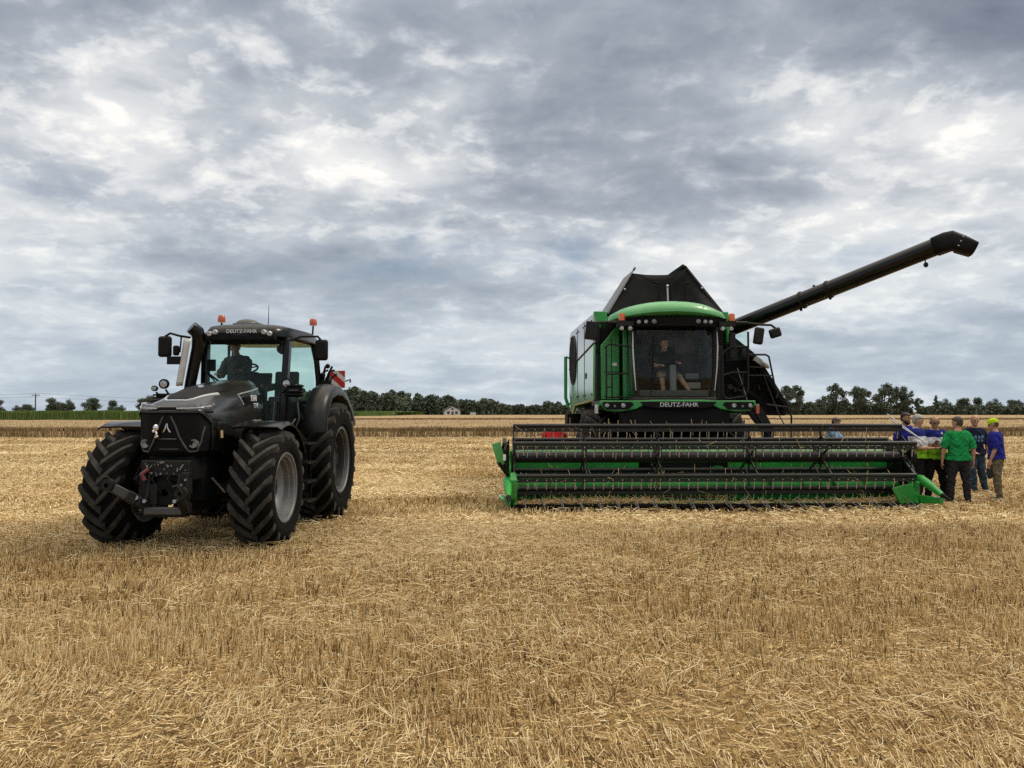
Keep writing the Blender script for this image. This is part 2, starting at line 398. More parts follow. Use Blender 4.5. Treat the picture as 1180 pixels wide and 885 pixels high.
def straw_field():
    allV, allF, allT, off = [], [], [], 0
    def push(V, F_, t, n):
        nonlocal off
        allV.append(V); allF.append(F_ + off); allT.append(np.repeat(t, n)); off += len(V)
    for (y0, y1, dens, rs, n) in ((3.0, 7.0, 1080, .92, 3), (7.0, 12.5, 800, 1.05, 3), (12.5, 22, 400, 1.6, 2), (22, 36, 190, 2.3, 2), (36, 55.5, 105, 3.4, 2)):
        x, y = field_points(y0, y1, dens / 4 if y1 < 13 else dens)
        if y1 < 13:
            x = np.repeat(x, 4) + rng.normal(0, .020, len(x) * 4); y = np.repeat(y, 4) + rng.normal(0, .012, len(y) * 4)
        # drill rows run across, a little slanted
        sp = .125; row = np.round((y + .10 * x) / sp) * sp - .10 * x
        keep_row = rng.random(len(x)) < .93
        y = np.where(keep_row, row + rng.normal(0, .015, len(x)), y)
        bare = fbm(x * .8 + 70, y * 1.1 + 33, 4)
        ok = rng.random(len(x)) < np.clip((bare - .33) * 7.0, .12, 1)
        ok &= ~((x > -.6) & (x < 7.9) & (np.abs(y - 14.75) < 1.0) & (rng.random(len(x)) < .75)) 
        x, y = x[ok], y[ok]
        amt, di = lean_field(x, y)
        tx = np.abs(np.abs(x + 4.38 - .035 * (y - 10.85)) - .975); lane = (tx < .36) & (y > 10.4)
        amt = np.where(lane, np.maximum(amt, .9), amt)
        h = np.where(lane, .55, 1.) * (.066 + .064 * rng.random(len(x))) * (.80 + .5 * fbm(x * .25, y * .5 + 20, 3)) * (1 - .25 * amt)
        th = np.abs(rng.normal(.12, .27, len(x))) + amt * (.35 + .5 * rng.random(len(x)))
        ph = np.where(rng.random(len(x)) < .25 + .6 * amt, di + rng.normal(0, .5, len(x)), rng.random(len(x)) * 6.283)
        T = np.stack([np.sin(th) * np.cos(ph), np.sin(th) * np.sin(ph), np.cos(th)], 1)
        P0 = np.stack([x, y, np.full(len(x), -.004)], 1); P1 = P0 + T * h[:, None]
        r = (.0026 + .0020 * rng.random(len(x))) * rs
        if n == 2: r *= 1.35
        V, F_ = prisms(P0, P1, r, r * .9, n)
        tone = np.clip(.53 + .85 * (fbm(x * .22 + 5, y * .5 + 8, 4) - .5) - .10 * np.clip((x - .5 * y + 1.0) / 3., 0, 1) * (y < 8) + rng.normal(.03, .31, len(x)), 0, 1)
        push(V, F_, tone, 1 if n == 2 else n)
    # a few thicker leaf remains
    V = np.concatenate(allV); F_ = np.concatenate(allF); t = np.concatenate(allT)
    o = mesh_np('stubble', V, F_, STRAW, t); tag(o, 'golden cut wheat stubble standing in rows across the field', 'stubble', kind='stuff')
    # loose straw lying on the stubble
    allV, allF, allT, off = [], [], [], 0
    for (y0, y1, dens, rs, n) in ((3.0, 7.0, 640, .9, 3), (7.0, 12.5, 600, 1.05, 3), (12.5, 22, 420, 1.6, 2), (22, 36, 130, 2.3, 2), (36, 55.5, 75, 3.5, 2)):
        x, y = field_points(y0, y1, dens)
        d = fbm(x * .28 + 11, y * .55 + 50, 4)
        sw = np.exp(-(((y + .03 * x + 2) % 7.5 - 3.7) / 1.1) ** 2) * (y > 16)
        ok = rng.random(len(x)) < (np.clip((d - .36) * 4.0, .10, 1) * .75 + .5 * sw) * (1 - .55 * np.clip((x + .5) / 1.5, 0, 1) * (y < 7.5))
        x, y = x[ok], y[ok]; sw = sw[ok]
        Ln = .06 + .22 * rng.random(len(x)) ** 1.8
        ph = rng.random(len(x)) * 6.283; el = rng.normal(0, .20, len(x))
        z = .015 + .10 * rng.random(len(x)) ** 1.3 + .07 * sw * rng.random(len(x))
        T = np.stack([np.cos(el) * np.cos(ph), np.cos(el) * np.sin(ph), np.sin(el)], 1)
        c = np.stack([x, y, z], 1); P0 = c - T * Ln[:, None] / 2; P1 = c + T * Ln[:, None] / 2
        P0[:, 2] = np.maximum(P0[:, 2], .004); P1[:, 2] = np.maximum(P1[:, 2], .006)
        r = (.0018 + .0012 * rng.random(len(x))) * rs
        if n == 2: r *= 1.35
        # two segments, bent in the middle
        Mi = (P0 + P1) / 2 + rng.normal(0, .012, (len(x), 3)); Mi[:, 2] = np.maximum(Mi[:, 2], .006)
        tone = np.clip(.68 + .6 * (d[ok] - .5) + rng.normal(0, .28, len(x)) + .12 * sw, 0, 1)
        for A, B in ((P0, Mi), (Mi, P1)):
            V, F_ = prisms(A, B, r, r, n); push(V, F_, tone, 1 if n == 2 else n)
    for (y0, y1, dens) in ((3.0, 7.0, 1500), (7.0, 12.5, 700)):      # short chaff on the soil
        x, y = field_points(y0, y1, dens)
        Ln = .012 + .045 * rng.random(len(x)); ph = rng.random(len(x)) * 6.283; el = rng.normal(0, .25, len(x))
        T = np.stack([np.cos(el) * np.cos(ph), np.cos(el) * np.sin(ph), np.sin(el)], 1)
        c = np.stack([x, y, .004 + .012 * rng.random(len(x))], 1); P0 = c - T * Ln[:, None]; P1 = c + T * Ln[:, None]
        P0[:, 2] = np.maximum(P0[:, 2], .002); P1[:, 2] = np.maximum(P1[:, 2], .003)
        r = .0016 + .0022 * rng.random(len(x)); V, F_ = prisms(P0, P1, r, r * .8, 2)
        push(V, F_, np.clip(.55 + rng.normal(0, .28, len(x)), 0, 1), 1)
    V = np.concatenate(allV); F_ = np.concatenate(allF); t = np.concatenate(allT)
    o = mesh_np('straw_litter', V, F_, STRAW, t); tag(o, 'loose pale straw scattered over the stubble', 'straw', kind='stuff')
straw_field()

# ------------------------------------------------------------------ standing crops
WHEAT = attr_mat('ripe_wheat', [(0., (.175, .112, .050)), (.5, (.315, .222, .115)), (1., (.47, .365, .21))], rough=.9, spec=.1, noise=.55, nscale=.10)
def crop_strip(name, label, cat, yfront, yback, xl, xr, h, m, edge_n, top_n, tonebase, hv=.12, rs=.02, body=.84):
    """a block of standing crop: a solid mass with rough stalks over its front edge and top; yfront(x) is the edge line"""
    nx = 160; ny = 14
    xs = np.linspace(xl, xr, nx); V = []; ts = []
    prof = [(0, 0.)] + [(0.02, .5), (.06, .92)] + list(zip(np.linspace(.12, 1, ny) ** 1.6, np.full(ny, 1.))) + [(1.0, 0.)]
    for s, k in prof:
        yf = yfront(xs); yb = yback(xs)
        yy = yf + .15 + (yb - yf) * s
        zz = h * body * k * (1 - hv + 2 * hv * fbm(xs * .35 + 9, yy * .2 + 3, 4))
        V.append(np.stack([xs, yy + (.25 * (fbm(xs * .9, yy * 0 + k * 3, 3) - .5) if s < .1 else 0), zz - (.01 if k == 0 else 0)], 1))
    V = np.concatenate(V); m_ = len(prof)
    i = np.arange(m_ - 1)[:, None] * nx + np.arange(nx - 1)[None]; i = i.ravel()
    F_ = np.stack([i, i + 1, i + 1 + nx, i + nx], 1)
    t0 = np.clip(tonebase + rng.normal(0, .05, len(F_)), 0, 1)
    x = xl + (xr - xl) * rng.random(edge_n); y = yfront(x) + np.abs(rng.normal(0, .35, edge_n)) - .05
    x2 = xl + (xr - xl) * rng.random(top_n); q = rng.random(top_n) ** 2.2; y2 = yfront(x2) + (yback(x2) - yfront(x2)) * q
    x = np.concatenate([x, x2]); y = np.concatenate([y, y2]); n = len(x)
    hh = h * (1 - hv + 2 * hv * fbm(x * .35 + 9, y * .2 + 3, 4)) * (.88 + .16 * rng.random(n))
    P0 = np.stack([x, y, np.zeros(n)], 1); P1 = P0 + np.stack([rng.normal(0, .09, n), rng.normal(0, .09, n), hh], 1)
    r = np.full(n, rs) * (.6 + .8 * rng.random(n))
    V2, F2 = prisms(P0, P1, r * .7, r, 3)
    t2 = np.clip(tonebase + rng.normal(0.03, .22, n), 0, 1)
    o = mesh_np(name, np.concatenate([V, V2]), np.concatenate([F_, F2 + len(V)]), m, np.concatenate([t0, np.repeat(t2, 3)]))
    return tag(o, label, cat, kind='stuff')
C = lambda a, b=0.: (lambda x: a + b * np.asarray(x, float))
crop_strip('wheat_crop', 'strip of ripe standing wheat behind both machines, its cut edge facing the stubble', 'wheat', C(54, .01), C(112, .02), -130, 130, .80, WHEAT, 16000, 15000, .48, rs=.016)
crop_strip('wheat_crop', 'far field of ripe wheat reaching back to the woods', 'wheat', C(148, .05), C(318, .0), -110, 330, .66, WHEAT, 7000, 9000, .60, rs=.035)
CORN = attr_mat('maize', [(0., (.065, .11, .026)), (.5, (.135, .22, .055)), (1., (.22, .32, .10))], rough=.6, spec=.3, noise=.5, nscale=.12)
crop_strip('maize_crop', 'tall green maize field at the left beyond the wheat', 'maize', lambda x: 143 + np.clip((np.asarray(x) + 66) * 4.5, 0, 190), lambda x: 236 + np.clip((np.asarray(x) + 66) * 4.2, 0, 120), -210, -40, 2.0, CORN, 16000, 14000, .45, hv=.10, rs=.06, body=.9)
# ================================================================== trees, woods, house, poles
LEAF = attr_mat('leaves_hazed', [(0., (.042, .058, .041)), (.5, (.084, .107, .070)), (1., (.15, .175, .11))], rough=.7, spec=.25)  # greens paled to imitate distance haze; there is no haze volume
BARK = mat('bark', (.07, .055, .042), .9, vary=.35, vscale=3, bump=.4)

def leaf_quads(c, n, size):
    """n random leaf sprays round the points c"""
    d = rng.normal(0, 1, (n, 3)); d /= np.linalg.norm(d, axis=1)[:, None]
    a = np.cross(d, rng.normal(0, 1, (n, 3))); a /= np.linalg.norm(a, axis=1)[:, None]; b = np.cross(d, a)
    s = size * (.6 + .8 * rng.random(n))[:, None]; w = s * (.45 + .4 * rng.random(n))[:, None]
    V = np.stack([c - a * s, c + b * w * .9, c + a * s, c - b * w], 1)
    V += rng.normal(0, size * .15, V.shape)
    return V.reshape(-1, 3), (np.arange(n) * 4)[:, None] + np.arange(4)[None]

def crown_pts(clumps, per):
    P = []; T = []
    for (cx, cy, cz, rx, rz) in clumps:
        n = int(per * rx * rx * 1.2) + 12
        d = rng.normal(0, 1, (n, 3)); d /= np.linalg.norm(d, axis=1)[:, None]
        rad = (.30 + .88 * rng.random(n) ** .8)[:, None]
        P.append(np.array([cx, cy, cz]) + d * rad * np.array([rx, rx, rz])); T.append(np.full(n, .38 + .25 * rng.random()) + rng.normal(0, .13, n))
    return np.concatenate(P), np.clip(np.concatenate(T), 0, 1)

def tree_meshes(h, spread, base, kind, per=78, leaf=.27):
    """returns crown (V, F, tone) and trunk builder"""
    cl = []
    if kind == 'poplar':        # bare lower stem, airy rounded top
        n = 20
        for i in range(n):
            t = (i + .5) / n; z = base + (h - base) * (.03 + .93 * t) + random.uniform(-.3, .3); w = 1.12 * spread * math.sin(math.pi * (.12 + .84 * t)) ** .7
            a = random.uniform(0, 6.28); q = w * random.uniform(.2, .95)
            cl.append((math.cos(a) * q, math.sin(a) * q, z, spread * random.uniform(.26, .46), spread * random.uniform(.22, .36)))
    elif kind == 'pine':
        n = 11
        for i in range(n):
            t = i / (n - 1); z = base + (h - base) * t; w = spread * (1 - t) + .3
            for _ in range(2):
                a = random.uniform(0, 6.28); cl.append((math.cos(a) * w * .45, math.sin(a) * w * .45, z, w * .55 + .25, .55))
    else:
        n = 22
        for i in range(n):
            a = random.uniform(0, 6.28); t = random.random(); z = base + (h - base) * (.05 + .85 * t)
            w = spread * math.sqrt(max(.05, 1 - (1.7 * t - .75) ** 2)); q = w * random.uniform(.2, .85)
            cl.append((math.cos(a) * q, math.sin(a) * q, z, spread * random.uniform(.28, .46), spread * random.uniform(.24, .38)))
    P, T = crown_pts(cl, per)
    V, F_ = leaf_quads(P, len(P), leaf)
    tr = MB(); r = h * .018 + .05
    tr.tube([(0, 0, -.1), (.05, 0, h * .3), (-.05, .05, h * .6), (.0, 0, h * .9)], [r * 1.3, r, r * .65, r * .2], 9)
    for c in cl[::2]:
        tr.tube([(0, 0, c[2] * .72), (c[0] * .5, c[1] * .5, c[2] * .9), (c[0], c[1], c[2])], [r * .42, r * .3, r * .1], 6)
    return (V, F_, T), tr

PROTO = {}
def tree(name, label, x, y, h, spread, base, kind, group, var=0, rot=None):
    key = (kind, var)
    t = thing(name, label, 'tree', (x, y, 0), rot if rot is not None else random.uniform(0, 6.28), group)
    if key not in PROTO:
        (V, F_, T), tr = tree_meshes(10., 10 * spread / h, 10 * base / h, kind)
        c = mesh_np('crown', V, F_, LEAF, T, t); k = tr.build('trunk', BARK, t)
        PROTO[key] = (c, k)
    else:
        for o in PROTO[key]: copy_obj(o, t)
    t.scale = (h / 10 * random.uniform(.93, 1.07), h / 10, h / 10)
    return t

def at_px(u, Y): return (u - 590) / F * Y
# the row of tall trees at the right
YR = 305
row = [(905, 446, 11, 'tall leafy tree just right of the raised dark side cover, merging with its neighbour'), (922, 445, 10, 'slim tall tree second from the dark side cover'),
       (947, 458, 8, 'low round tree in the first gap of the tall row'), (966, 444, 12, 'broad tall tree right of the low round one'), (986, 447, 10, 'leaning crowned tree beside the broad tall one'),
       (1003, 448, 8, 'narrow tree in the middle of the tall row'), (1018, 443, 10, 'tallest tree of the row, bare lower stem under a round crown'), (1034, 448, 7, 'small-crowned tree right of the tallest one'),
       (1046, 447, 9, 'airy tree above the bearded man and grey-haired man'), (1060, 460, 7, 'low tree at the end of the tall row above the man in glasses')]
for i, (u, v, hw, lab) in enumerate(row):
    h = CAM_H + (476.0 - v) / F * YR * .95
    tree('tall_tree', lab, at_px(u, YR), YR + random.uniform(-4, 8), h, hw / F * YR * .98, h * (.30 if v < 450 else .10), 'poplar', 'tall trees beyond the wheat field', i % 4)
row = [(1074, 457, 7, 'pine', 'dark pine left of the gap in the far trees'), (1090, 460, 8, 'broad', 'low bushy tree above the green shirted man'), (1108, 459, 9, 'broad', 'round tree between the green shirted man and the bald man'),
       (1127, 458, 9, 'broad', 'round tree above the bald man'), (1146, 460, 9, 'broad', 'broad tree above the man in the yellow cap'), (1163, 461, 9, 'broad', 'dark tree to the right of the man in the yellow cap'), (1180, 461, 9, 'broad', 'tree at the right edge of the photo')]
for i, (u, v, hw, kd, lab) in enumerate(row):
    Y = 330; h = CAM_H + (474.5 - v) / F * Y
    tree('pine_tree' if kd == 'pine' else 'leafy_tree', lab, at_px(u, Y), Y + random.uniform(-4, 6), h, hw / F * Y * 1.0, h * .12, kd, 'round trees at the far right', i % 3)
# the trees over the maize at the left
row = [(-5, 460, 9, 'tree at the left edge with one branch reaching into the photo'), (8, 467, 9, 'low rounded tree nearest the left edge'), (22, 466, 8, 'low tree left of the wooden pole'), (35, 466, 7, 'small tree just left of the wooden pole'), (51, 464, 10, 'wide tree just right of the wooden pole'), (61, 459, 5, 'tree with a small knob of a crown rising above the hedge line'),
       (69, 465, 6, 'low tree right of the one with the small knob'), (80, 461, 8, 'rounded tree at the end of the hedge line'), (98, 458.5, 8.5, 'lone round tree with sky showing through its crown'), (122, 461, 8, 'lone round tree further right, beside the gap of sky'), (139, 467, 7, 'low dark bush left of the tractor'), (158, 459, 9, 'dark tree partly hidden by the tractor work lights'), (174, 456, 10, 'dark tree hidden behind the tractor')]
for i, (u, v, hw, lab) in enumerate(row):
    Y = 262; h = CAM_H + (474.5 - v) / F * Y
    tree('field_tree', lab, at_px(u, Y), Y + random.uniform(-3, 8), h, hw / F * Y * .95, h * (.22 if u in (98, 122) else .10), 'broad', 'trees beyond the maize field', i % 3)

def forest(name, label, outline, Y, depth, per_m, leaf, rmin, rmax):
    """a wood as one mass: overlapping crowns along a skyline given by (u, v)"""
    Vs, Fs, Ts, off = [], [], [], 0
    us = [o[0] for o in outline]; vs = [o[1] for o in outline]
    xs0, xs1 = at_px(us[0], Y), at_px(us[-1], Y)
    n = int((xs1 - xs0) * per_m)
    for k in range(n):
        x = random.uniform(xs0, xs1); y = Y + random.random() ** 1.5 * depth
        u = 590 + x / Y * F; h = CAM_H + (474.5 - np.interp(u, us, vs)) / F * Y
        h *= random.uniform(.74, 1.03); r = random.uniform(rmin, rmax)
        m_ = random.uniform(.28, .62)
        for z in np.arange(max(.6, r * .5), h - r * .3, r * .85):
            q = r * (1.0 if z < h * .7 else .72)
            nn = int(18 * q * q) + 8
            d = rng.normal(0, 1, (nn, 3)); d /= np.linalg.norm(d, axis=1)[:, None]
            P = np.array([x + random.uniform(-.5, .5), y, min(z, h - q * .6)]) + d * (.6 + .45 * rng.random(nn))[:, None] * np.array([q, q, q * .8])
            P[:, 2] = np.maximum(P[:, 2], .1)
            V, F_ = leaf_quads(P, nn, leaf); Vs.append(V); Fs.append(F_ + off); off += len(V)
            Ts.append(np.clip(m_ + rng.normal(0, .12, nn), 0, 1))
    o = mesh_np(name, np.concatenate(Vs), np.concatenate(Fs), LEAF, np.concatenate(Ts))
    return tag(o, label, 'forest', kind='stuff')
forest('forest', 'dark wood rising behind the tractor and sinking to the right behind the white house',
       [(330, 447), (395, 447), (402, 446.5), (440, 447.5), (464, 447), (480, 450), (505, 454), (511, 453), (520, 458), (545, 461), (562, 459), (578, 463), (590, 468)], 345, 50, 1.1, .75, 2.2, 4.0)
forest('forest', 'low dark wood between the white house and the combine harvester',
       [(575, 466), (592, 467), (610, 466), (626, 467), (633, 461), (640, 462), (650, 467), (700, 467), (790, 466), (860, 464), (885, 462)], 350, 26, .9, .75, 1.6, 2.8)
forest('undergrowth', 'dark undergrowth and young trees at the foot of the tall tree row',
       [(860, 459), (900, 457), (925, 462), (945, 464), (960, 463), (985, 461), (1010, 464), (1040, 463), (1062, 466), (1085, 467), (1110, 466), (1240, 465)], 312, 26, 1.1, .6, 1.3, 2.4)

# ------------------------------------------------------------------ the white house in front of the wood
Y = 322; hx = at_px(521.5, Y)
ho = thing('house', 'small white gabled house with dark roof in front of the wood', 'house', (hx, Y, 0), R(8))
WHITE = mat('white_render', (.62, .62, .60), .85, vary=.06, vscale=1)
ROOF = mat('slate_roof', (.05, .055, .065), .75, vary=.2, vscale=4)
DARKG = mat('dark_window', (.02, .022, .025), .15)
b = MB(); b.prism([(-3.2, 0), (3.2, 0), (3.2, 2.55), (0, 4.1), (-3.2, 2.55)], 0, 9, 'xz'); b.build('wall', WHITE, ho)
b = MB()
for s in (-1, 1): b.prism([(s * 3.75, 2.42), (0, 4.24), (0, 4.46), (s * 3.75, 2.66)], -.5, 9.5, 'xz')
b.build('roof', ROOF, ho)
b = MB(); b.box((1.2, 4, 4.6), (.6, .6, 1.1)); b.build('chimney', ROOF, ho)
for x, w_, z0, z1 in ((-1.7, 1.0, .9, 2.0), (1.6, 1.0, .9, 2.0), (0, .8, 2.6, 3.3)):
    b = MB(); b.box((x, -.02, (z0 + z1) / 2), (w_, .06, z1 - z0)); b.build('window', DARKG, ho)
b = MB(); b.box((0, -.02, 1.0), (.95, .06, 2.0)); b.build('door', mat('door_brown', (.12, .08, .05), .6), ho)
sh = thing('garden_shed', 'tiny pale shed to the right of the white house', 'shed', (at_px(545, 324), 324, 0))
b = MB(); b.box((0, 0, .85), (2.2, 2, 1.7)); b.build('wall', WHITE, sh)
b = MB(); b.prism([(-1.3, 1.7), (1.3, 1.7), (0, 2.3)], -1.2, 1.2, 'xz'); b.build('roof', ROOF, sh)

# ------------------------------------------------------------------ overhead line
WOOD = mat('weathered_wood', (.13, .11, .095), .9, vary=.3, vscale=4)
WIRE = mat('wire', (.05, .05, .055), .6)
def pole(u, Y, top, lab):
    t = thing('utility_pole', lab, 'utility pole', (at_px(u, Y), Y, 0), 0, 'wooden poles of the overhead line')
    b = MB(); b.tube([(0, 0, -.2), (0, 0, top)], [.20, .13], 10); b.build('pole', WOOD, t)
    b = MB(); b.box((0, 0, top - .35), (1.9, .12, .14)); b.build('crossarm', WOOD, t)
    for k in (-.8, 0, .8):
        b = MB(); b.cyl((k, 0, top - .28), (k, 0, top - .05 + (.3 if k == 0 else 0)), .06, .04, 8); b.build('insulator', mat('porcelain', (.25, .2, .17), .3), t)
    return t
pole(41, 190, 6.25, 'thin wooden utility pole rising over the maize at the left')
pole(439, 330, 4.6, 'thin grey pole in front of the dark wood right of the tractor')
pa = Vector((at_px(-330, 176), 176, 6.4)); pb = Vector((at_px(41, 190), 190, 6.25)); pc = Vector((at_px(439, 330), 330, 4.6))
for nm, p, q in (('left of the pole', pa, pb), ('right of the pole', pb, pc)):
    for k, s in ((-.8, 'lower'), (.8, 'upper')):
        b = MB(); n = 24
        b.tube([p.lerp(q, i / n) + Vector((k * .3, k, -.2 + (.35 if k > 0 else -.55) - 1.0 * math.sin(math.pi * i / n))) for i in range(n + 1)], .025, 5)
        tag(b.build('overhead_wire', WIRE), 'thin ' + s + ' overhead wire ' + nm + ' over the maize', 'wire', 'overhead wires')
# ================================================================== materials of the machines
TBLK = mat('satin_black', (.0045, .0044, .0043), .20, metal=.0, spec=.34, coat=.0, vary=.25, vscale=2, dust=.04, dustcol=(.06, .052, .042))
HOODM = mat('hood_graphite', (.027, .0245, .022), .24, metal=.45, coat=.4, vary=.12, vscale=2, dust=.10, dustcol=(.12, .105, .085))
PLAST = mat('black_plastic', (.0055, .0055, .006), .55, spec=.18, bump=.15, bscale=160)
DARK = mat('dark_cavity', (.006, .006, .0065), .8, spec=.2)
RUB = mat('tyre_rubber', (.0058, .0056, .0055), .85, spec=.12, vary=.2, vscale=5, dust=.10, dustcol=(.04, .033, .026))
LUGM = mat('tyre_lug', (.040, .0375, .035), .75, spec=.2, vary=.25, vscale=9, dust=.5, dustcol=(.10, .088, .072))
RIMG = mat('rim_grey', (.17, .175, .185), .45, metal=.35, vary=.1, vscale=4, dust=.25, dustcol=(.2, .16, .11))
RIMD = mat('rim_dark', (.035, .036, .038), .5, metal=.3, vary=.2, vscale=4, dust=.2)
RIMM = mat('rim_mid', (.07, .072, .076), .5, metal=.3, vary=.2, vscale=4, dust=.2)
STEEL = mat('steel', (.30, .30, .31), .35, metal=.9, vary=.2, vscale=8)
GREYM = mat('grey_iron', (.011, .011, .012), .5, spec=.3, metal=.2, vary=.3, vscale=7, dust=.08)
CHROME = mat('chrome', (.75, .75, .76), .12, metal=1.)
SILV = mat('silver_trim', (.55, .55, .56), .35, metal=.5)
DSILV = mat('dark_trim', (.07, .07, .073), .4, metal=.3)
SHIELD = mat('pipe_shield', (.52, .50, .46), .45, metal=.5, vary=.1, vscale=5)
WHT = mat('white_letter', (.75, .75, .75), .5)
LENSG = mat('grey_lens', (.16, .16, .165), .16, coat=.9, vary=.3, vscale=14)
LENSW = mat('white_lens', (.42, .43, .45), .16, coat=.8, vary=.35, vscale=25)
AMBER = mat('amber_lens', (.62, .13, .022), .3, coat=.6)
ORNG = mat('orange_lens', (.50, .085, .035), .3, coat=.6)
REDM = mat('red_board', (.48, .02, .02), .5)
CREAM = mat('white_board', (.62, .60, .56), .5)
SEATM = mat('seat_cloth', (.018, .02, .022), .85)
GLASS_S = glass_mat('side_glass_teal', (.78, .93, .885), film=(.34, .47, .43), film_fac=.03, ior=1.03)
GLASS_T = glass_mat('cab_glass_teal', (.78, .93, .885), film=(.34, .47, .43), film_fac=.05, ior=1.25)
BRASS = mat('brass', (.55, .42, .20), .4, metal=.7)

def wheel(parent, cx, cy, r, w, rim, nl, lug_h, side, rear):
    """side +1: outer face towards +x"""
    hub = MB()
    prof = [(.0, .16 * w), (.10, .16 * w), (.11, .10 * w), (.17, .08 * w), (.18, -.1 * w)] if not rear else [(0, .20 * w), (.15, .20 * w), (.16, .10 * w), (.26, .06 * w), (.27, -.1 * w)]
    hub.lathe(prof, (0, 0, 0), 'x', 32, sgn=side)
    nb = 10; br = .145 if not rear else .23
    for k in range(nb):
        a = 2 * math.pi * k / nb; p = (side * .07 * w, br * math.cos(a), br * math.sin(a)); q = (side * .13 * w, p[1], p[2]); hub.cyl(p, q, .018, n=6)
    h = hub.build('wheel', GREYM if not rear else TBLK, parent); h.location = (cx, cy, r)
    ri = MB()
    if not rear:
        prof = [(rim + .035, .43 * w), (rim + .03, .445 * w), (rim + .005, .44 * w), (rim - .005, .40 * w), (rim - .035, .385 * w), (rim - .045, .30 * w), (rim - .075, .285 * w), (rim - .085, .18 * w), (rim - .125, .165 * w), (rim * .60, .06 * w), (rim * .52, .075 * w), (.16, .07 * w), (.16, -.06 * w), (rim - .1, -.1 * w), (rim - .03, -.40 * w), (rim + .03, -.445 * w)]
    else:
        prof = [(rim + .04, .42 * w), (rim + .035, .44 * w), (rim + .0, .435 * w), (rim - .01, .36 * w), (rim - .05, .33 * w), (rim - .06, .16 * w), (rim * .82, .14 * w), (rim * .78, .20 * w), (rim * .58, .20 * w), (rim * .50, .06 * w), (.24, .05 * w), (.24, -.1 * w), (rim - .08, -.2 * w), (rim - .02, -.42 * w), (rim + .035, -.44 * w)]
    ri.lathe(prof, (0, 0, 0), 'x', 56, sgn=side); ro = ri.build('rim', RIMG if not rear else RIMD, h)
    if rear:
        b = MB(); b.lathe([(rim + .037, .438 * w), (rim + .006, .445 * w), (rim - .012, .42 * w), (rim - .014, .35 * w), (rim - .05, .335 * w)], (0, 0, 0), 'x', 56, sgn=side); b.build('rim_ring', RIMG, h); b = MB(); b.lathe([(.0, .215 * w), (rim * .40, .212 * w), (rim * .43, .20 * w), (rim * .44, .16 * w)], (0, 0, 0), 'x', 32, sgn=side); b.build('rim_plate', RIMM, h)
    if rear:
        for k in range(8):
            a = 2 * math.pi * (k + .5) / 8; b = MB(); c = (side * .195 * w, rim * .68 * math.cos(a), rim * .68 * math.sin(a))
            b.cyl(c, (side * .206 * w, c[1], c[2]), .052, n=14); b.build('rim_hole', DARK, h)
    ty = MB(); rc = r - lug_h
    prof = [(rim, .36 * w), (rim + .02, .42 * w), (rim + .05, .445 * w), (rim + .05, .452 * w), (rim + (rc - rim) * .45, .495 * w), (rim + (rc - rim) * .72, .49 * w), (rc - .05, .455 * w), (rc - .018, .39 * w), (rc, .2 * w), (rc + .006, 0)]
    prof = prof + [(a, -b) for a, b in prof[-2::-1]]
    ty.lathe(prof, (0, 0, 0), 'x', 72)
    # bead rings on the side wall
    for q in (.485, ):
        ty.lathe([(rim + .085, q * w - .012), (rim + .085, q * w - .003), (rim + .10, q * w - .003), (rim + .10, q * w - .01)], (0, 0, 0), 'x', 56, sgn=side)
    D = .42
    for sd in (-1, 1):
        for k in range(nl):
            th0 = 2 * math.pi * (k + (.5 if sd > 0 else 0)) / nl
            rings = []
            for t in (0, .12, .3, .5, .7, .86, 1.0, 1.10):
                s_ = min(t, 1.0)
                xx = sd * (-.02 + (.475 * w + .02) * s_); th = th0 + D * (.85 * s_ + .15 * s_ * s_)
                drop = 0 if t < .8 else (t - .8) * .12
                r0 = rc - .012 - (0 if t < .6 else (t - .6) * .10) ; r1 = r - drop - .012 * abs(s_) ** 3
                if t > 1: r0 = rc - .12; r1 = rc - .045; xx = sd * .487 * w
                hb = (.050 - .006 * s_) / r * 1.0; ht = hb * .74
                # direction along the tread is slanted, so widen along theta
                ring = []
                for rr_, dd in ((r0, -hb * 1.35), (r1, -ht), (r1, ht), (r0, hb * 1.35)):
                    ring.append((xx, -rr_ * math.cos(th + dd), rr_ * math.sin(th + dd)))
                rings.append(ring)
            o = len(ty.f); ty.loft(rings)
            for i in range(o, len(ty.f)): ty.m[i] = 1
    t = ty.build('tyre', [RUB, LUGM], h, smooth=40)
    return h

TX = thing('tractor', 'big black farm tractor with chevron tyres parked on the stubble, a driver in its cab', 'tractor', (-4.38, 10.85, 0), R(-2.0))
wheel(TX, -.985, 0, .80, .58, .455, 19, .055, -1, False)
wheel(TX, .985, 0, .80, .58, .455, 19, .055, 1, False)
wheel(TX, -.965, 2.85, 1.01, .71, .545, 20, .06, -1, True)
wheel(TX, .965, 2.85, 1.01, .71, .545, 20, .06, 1, True)

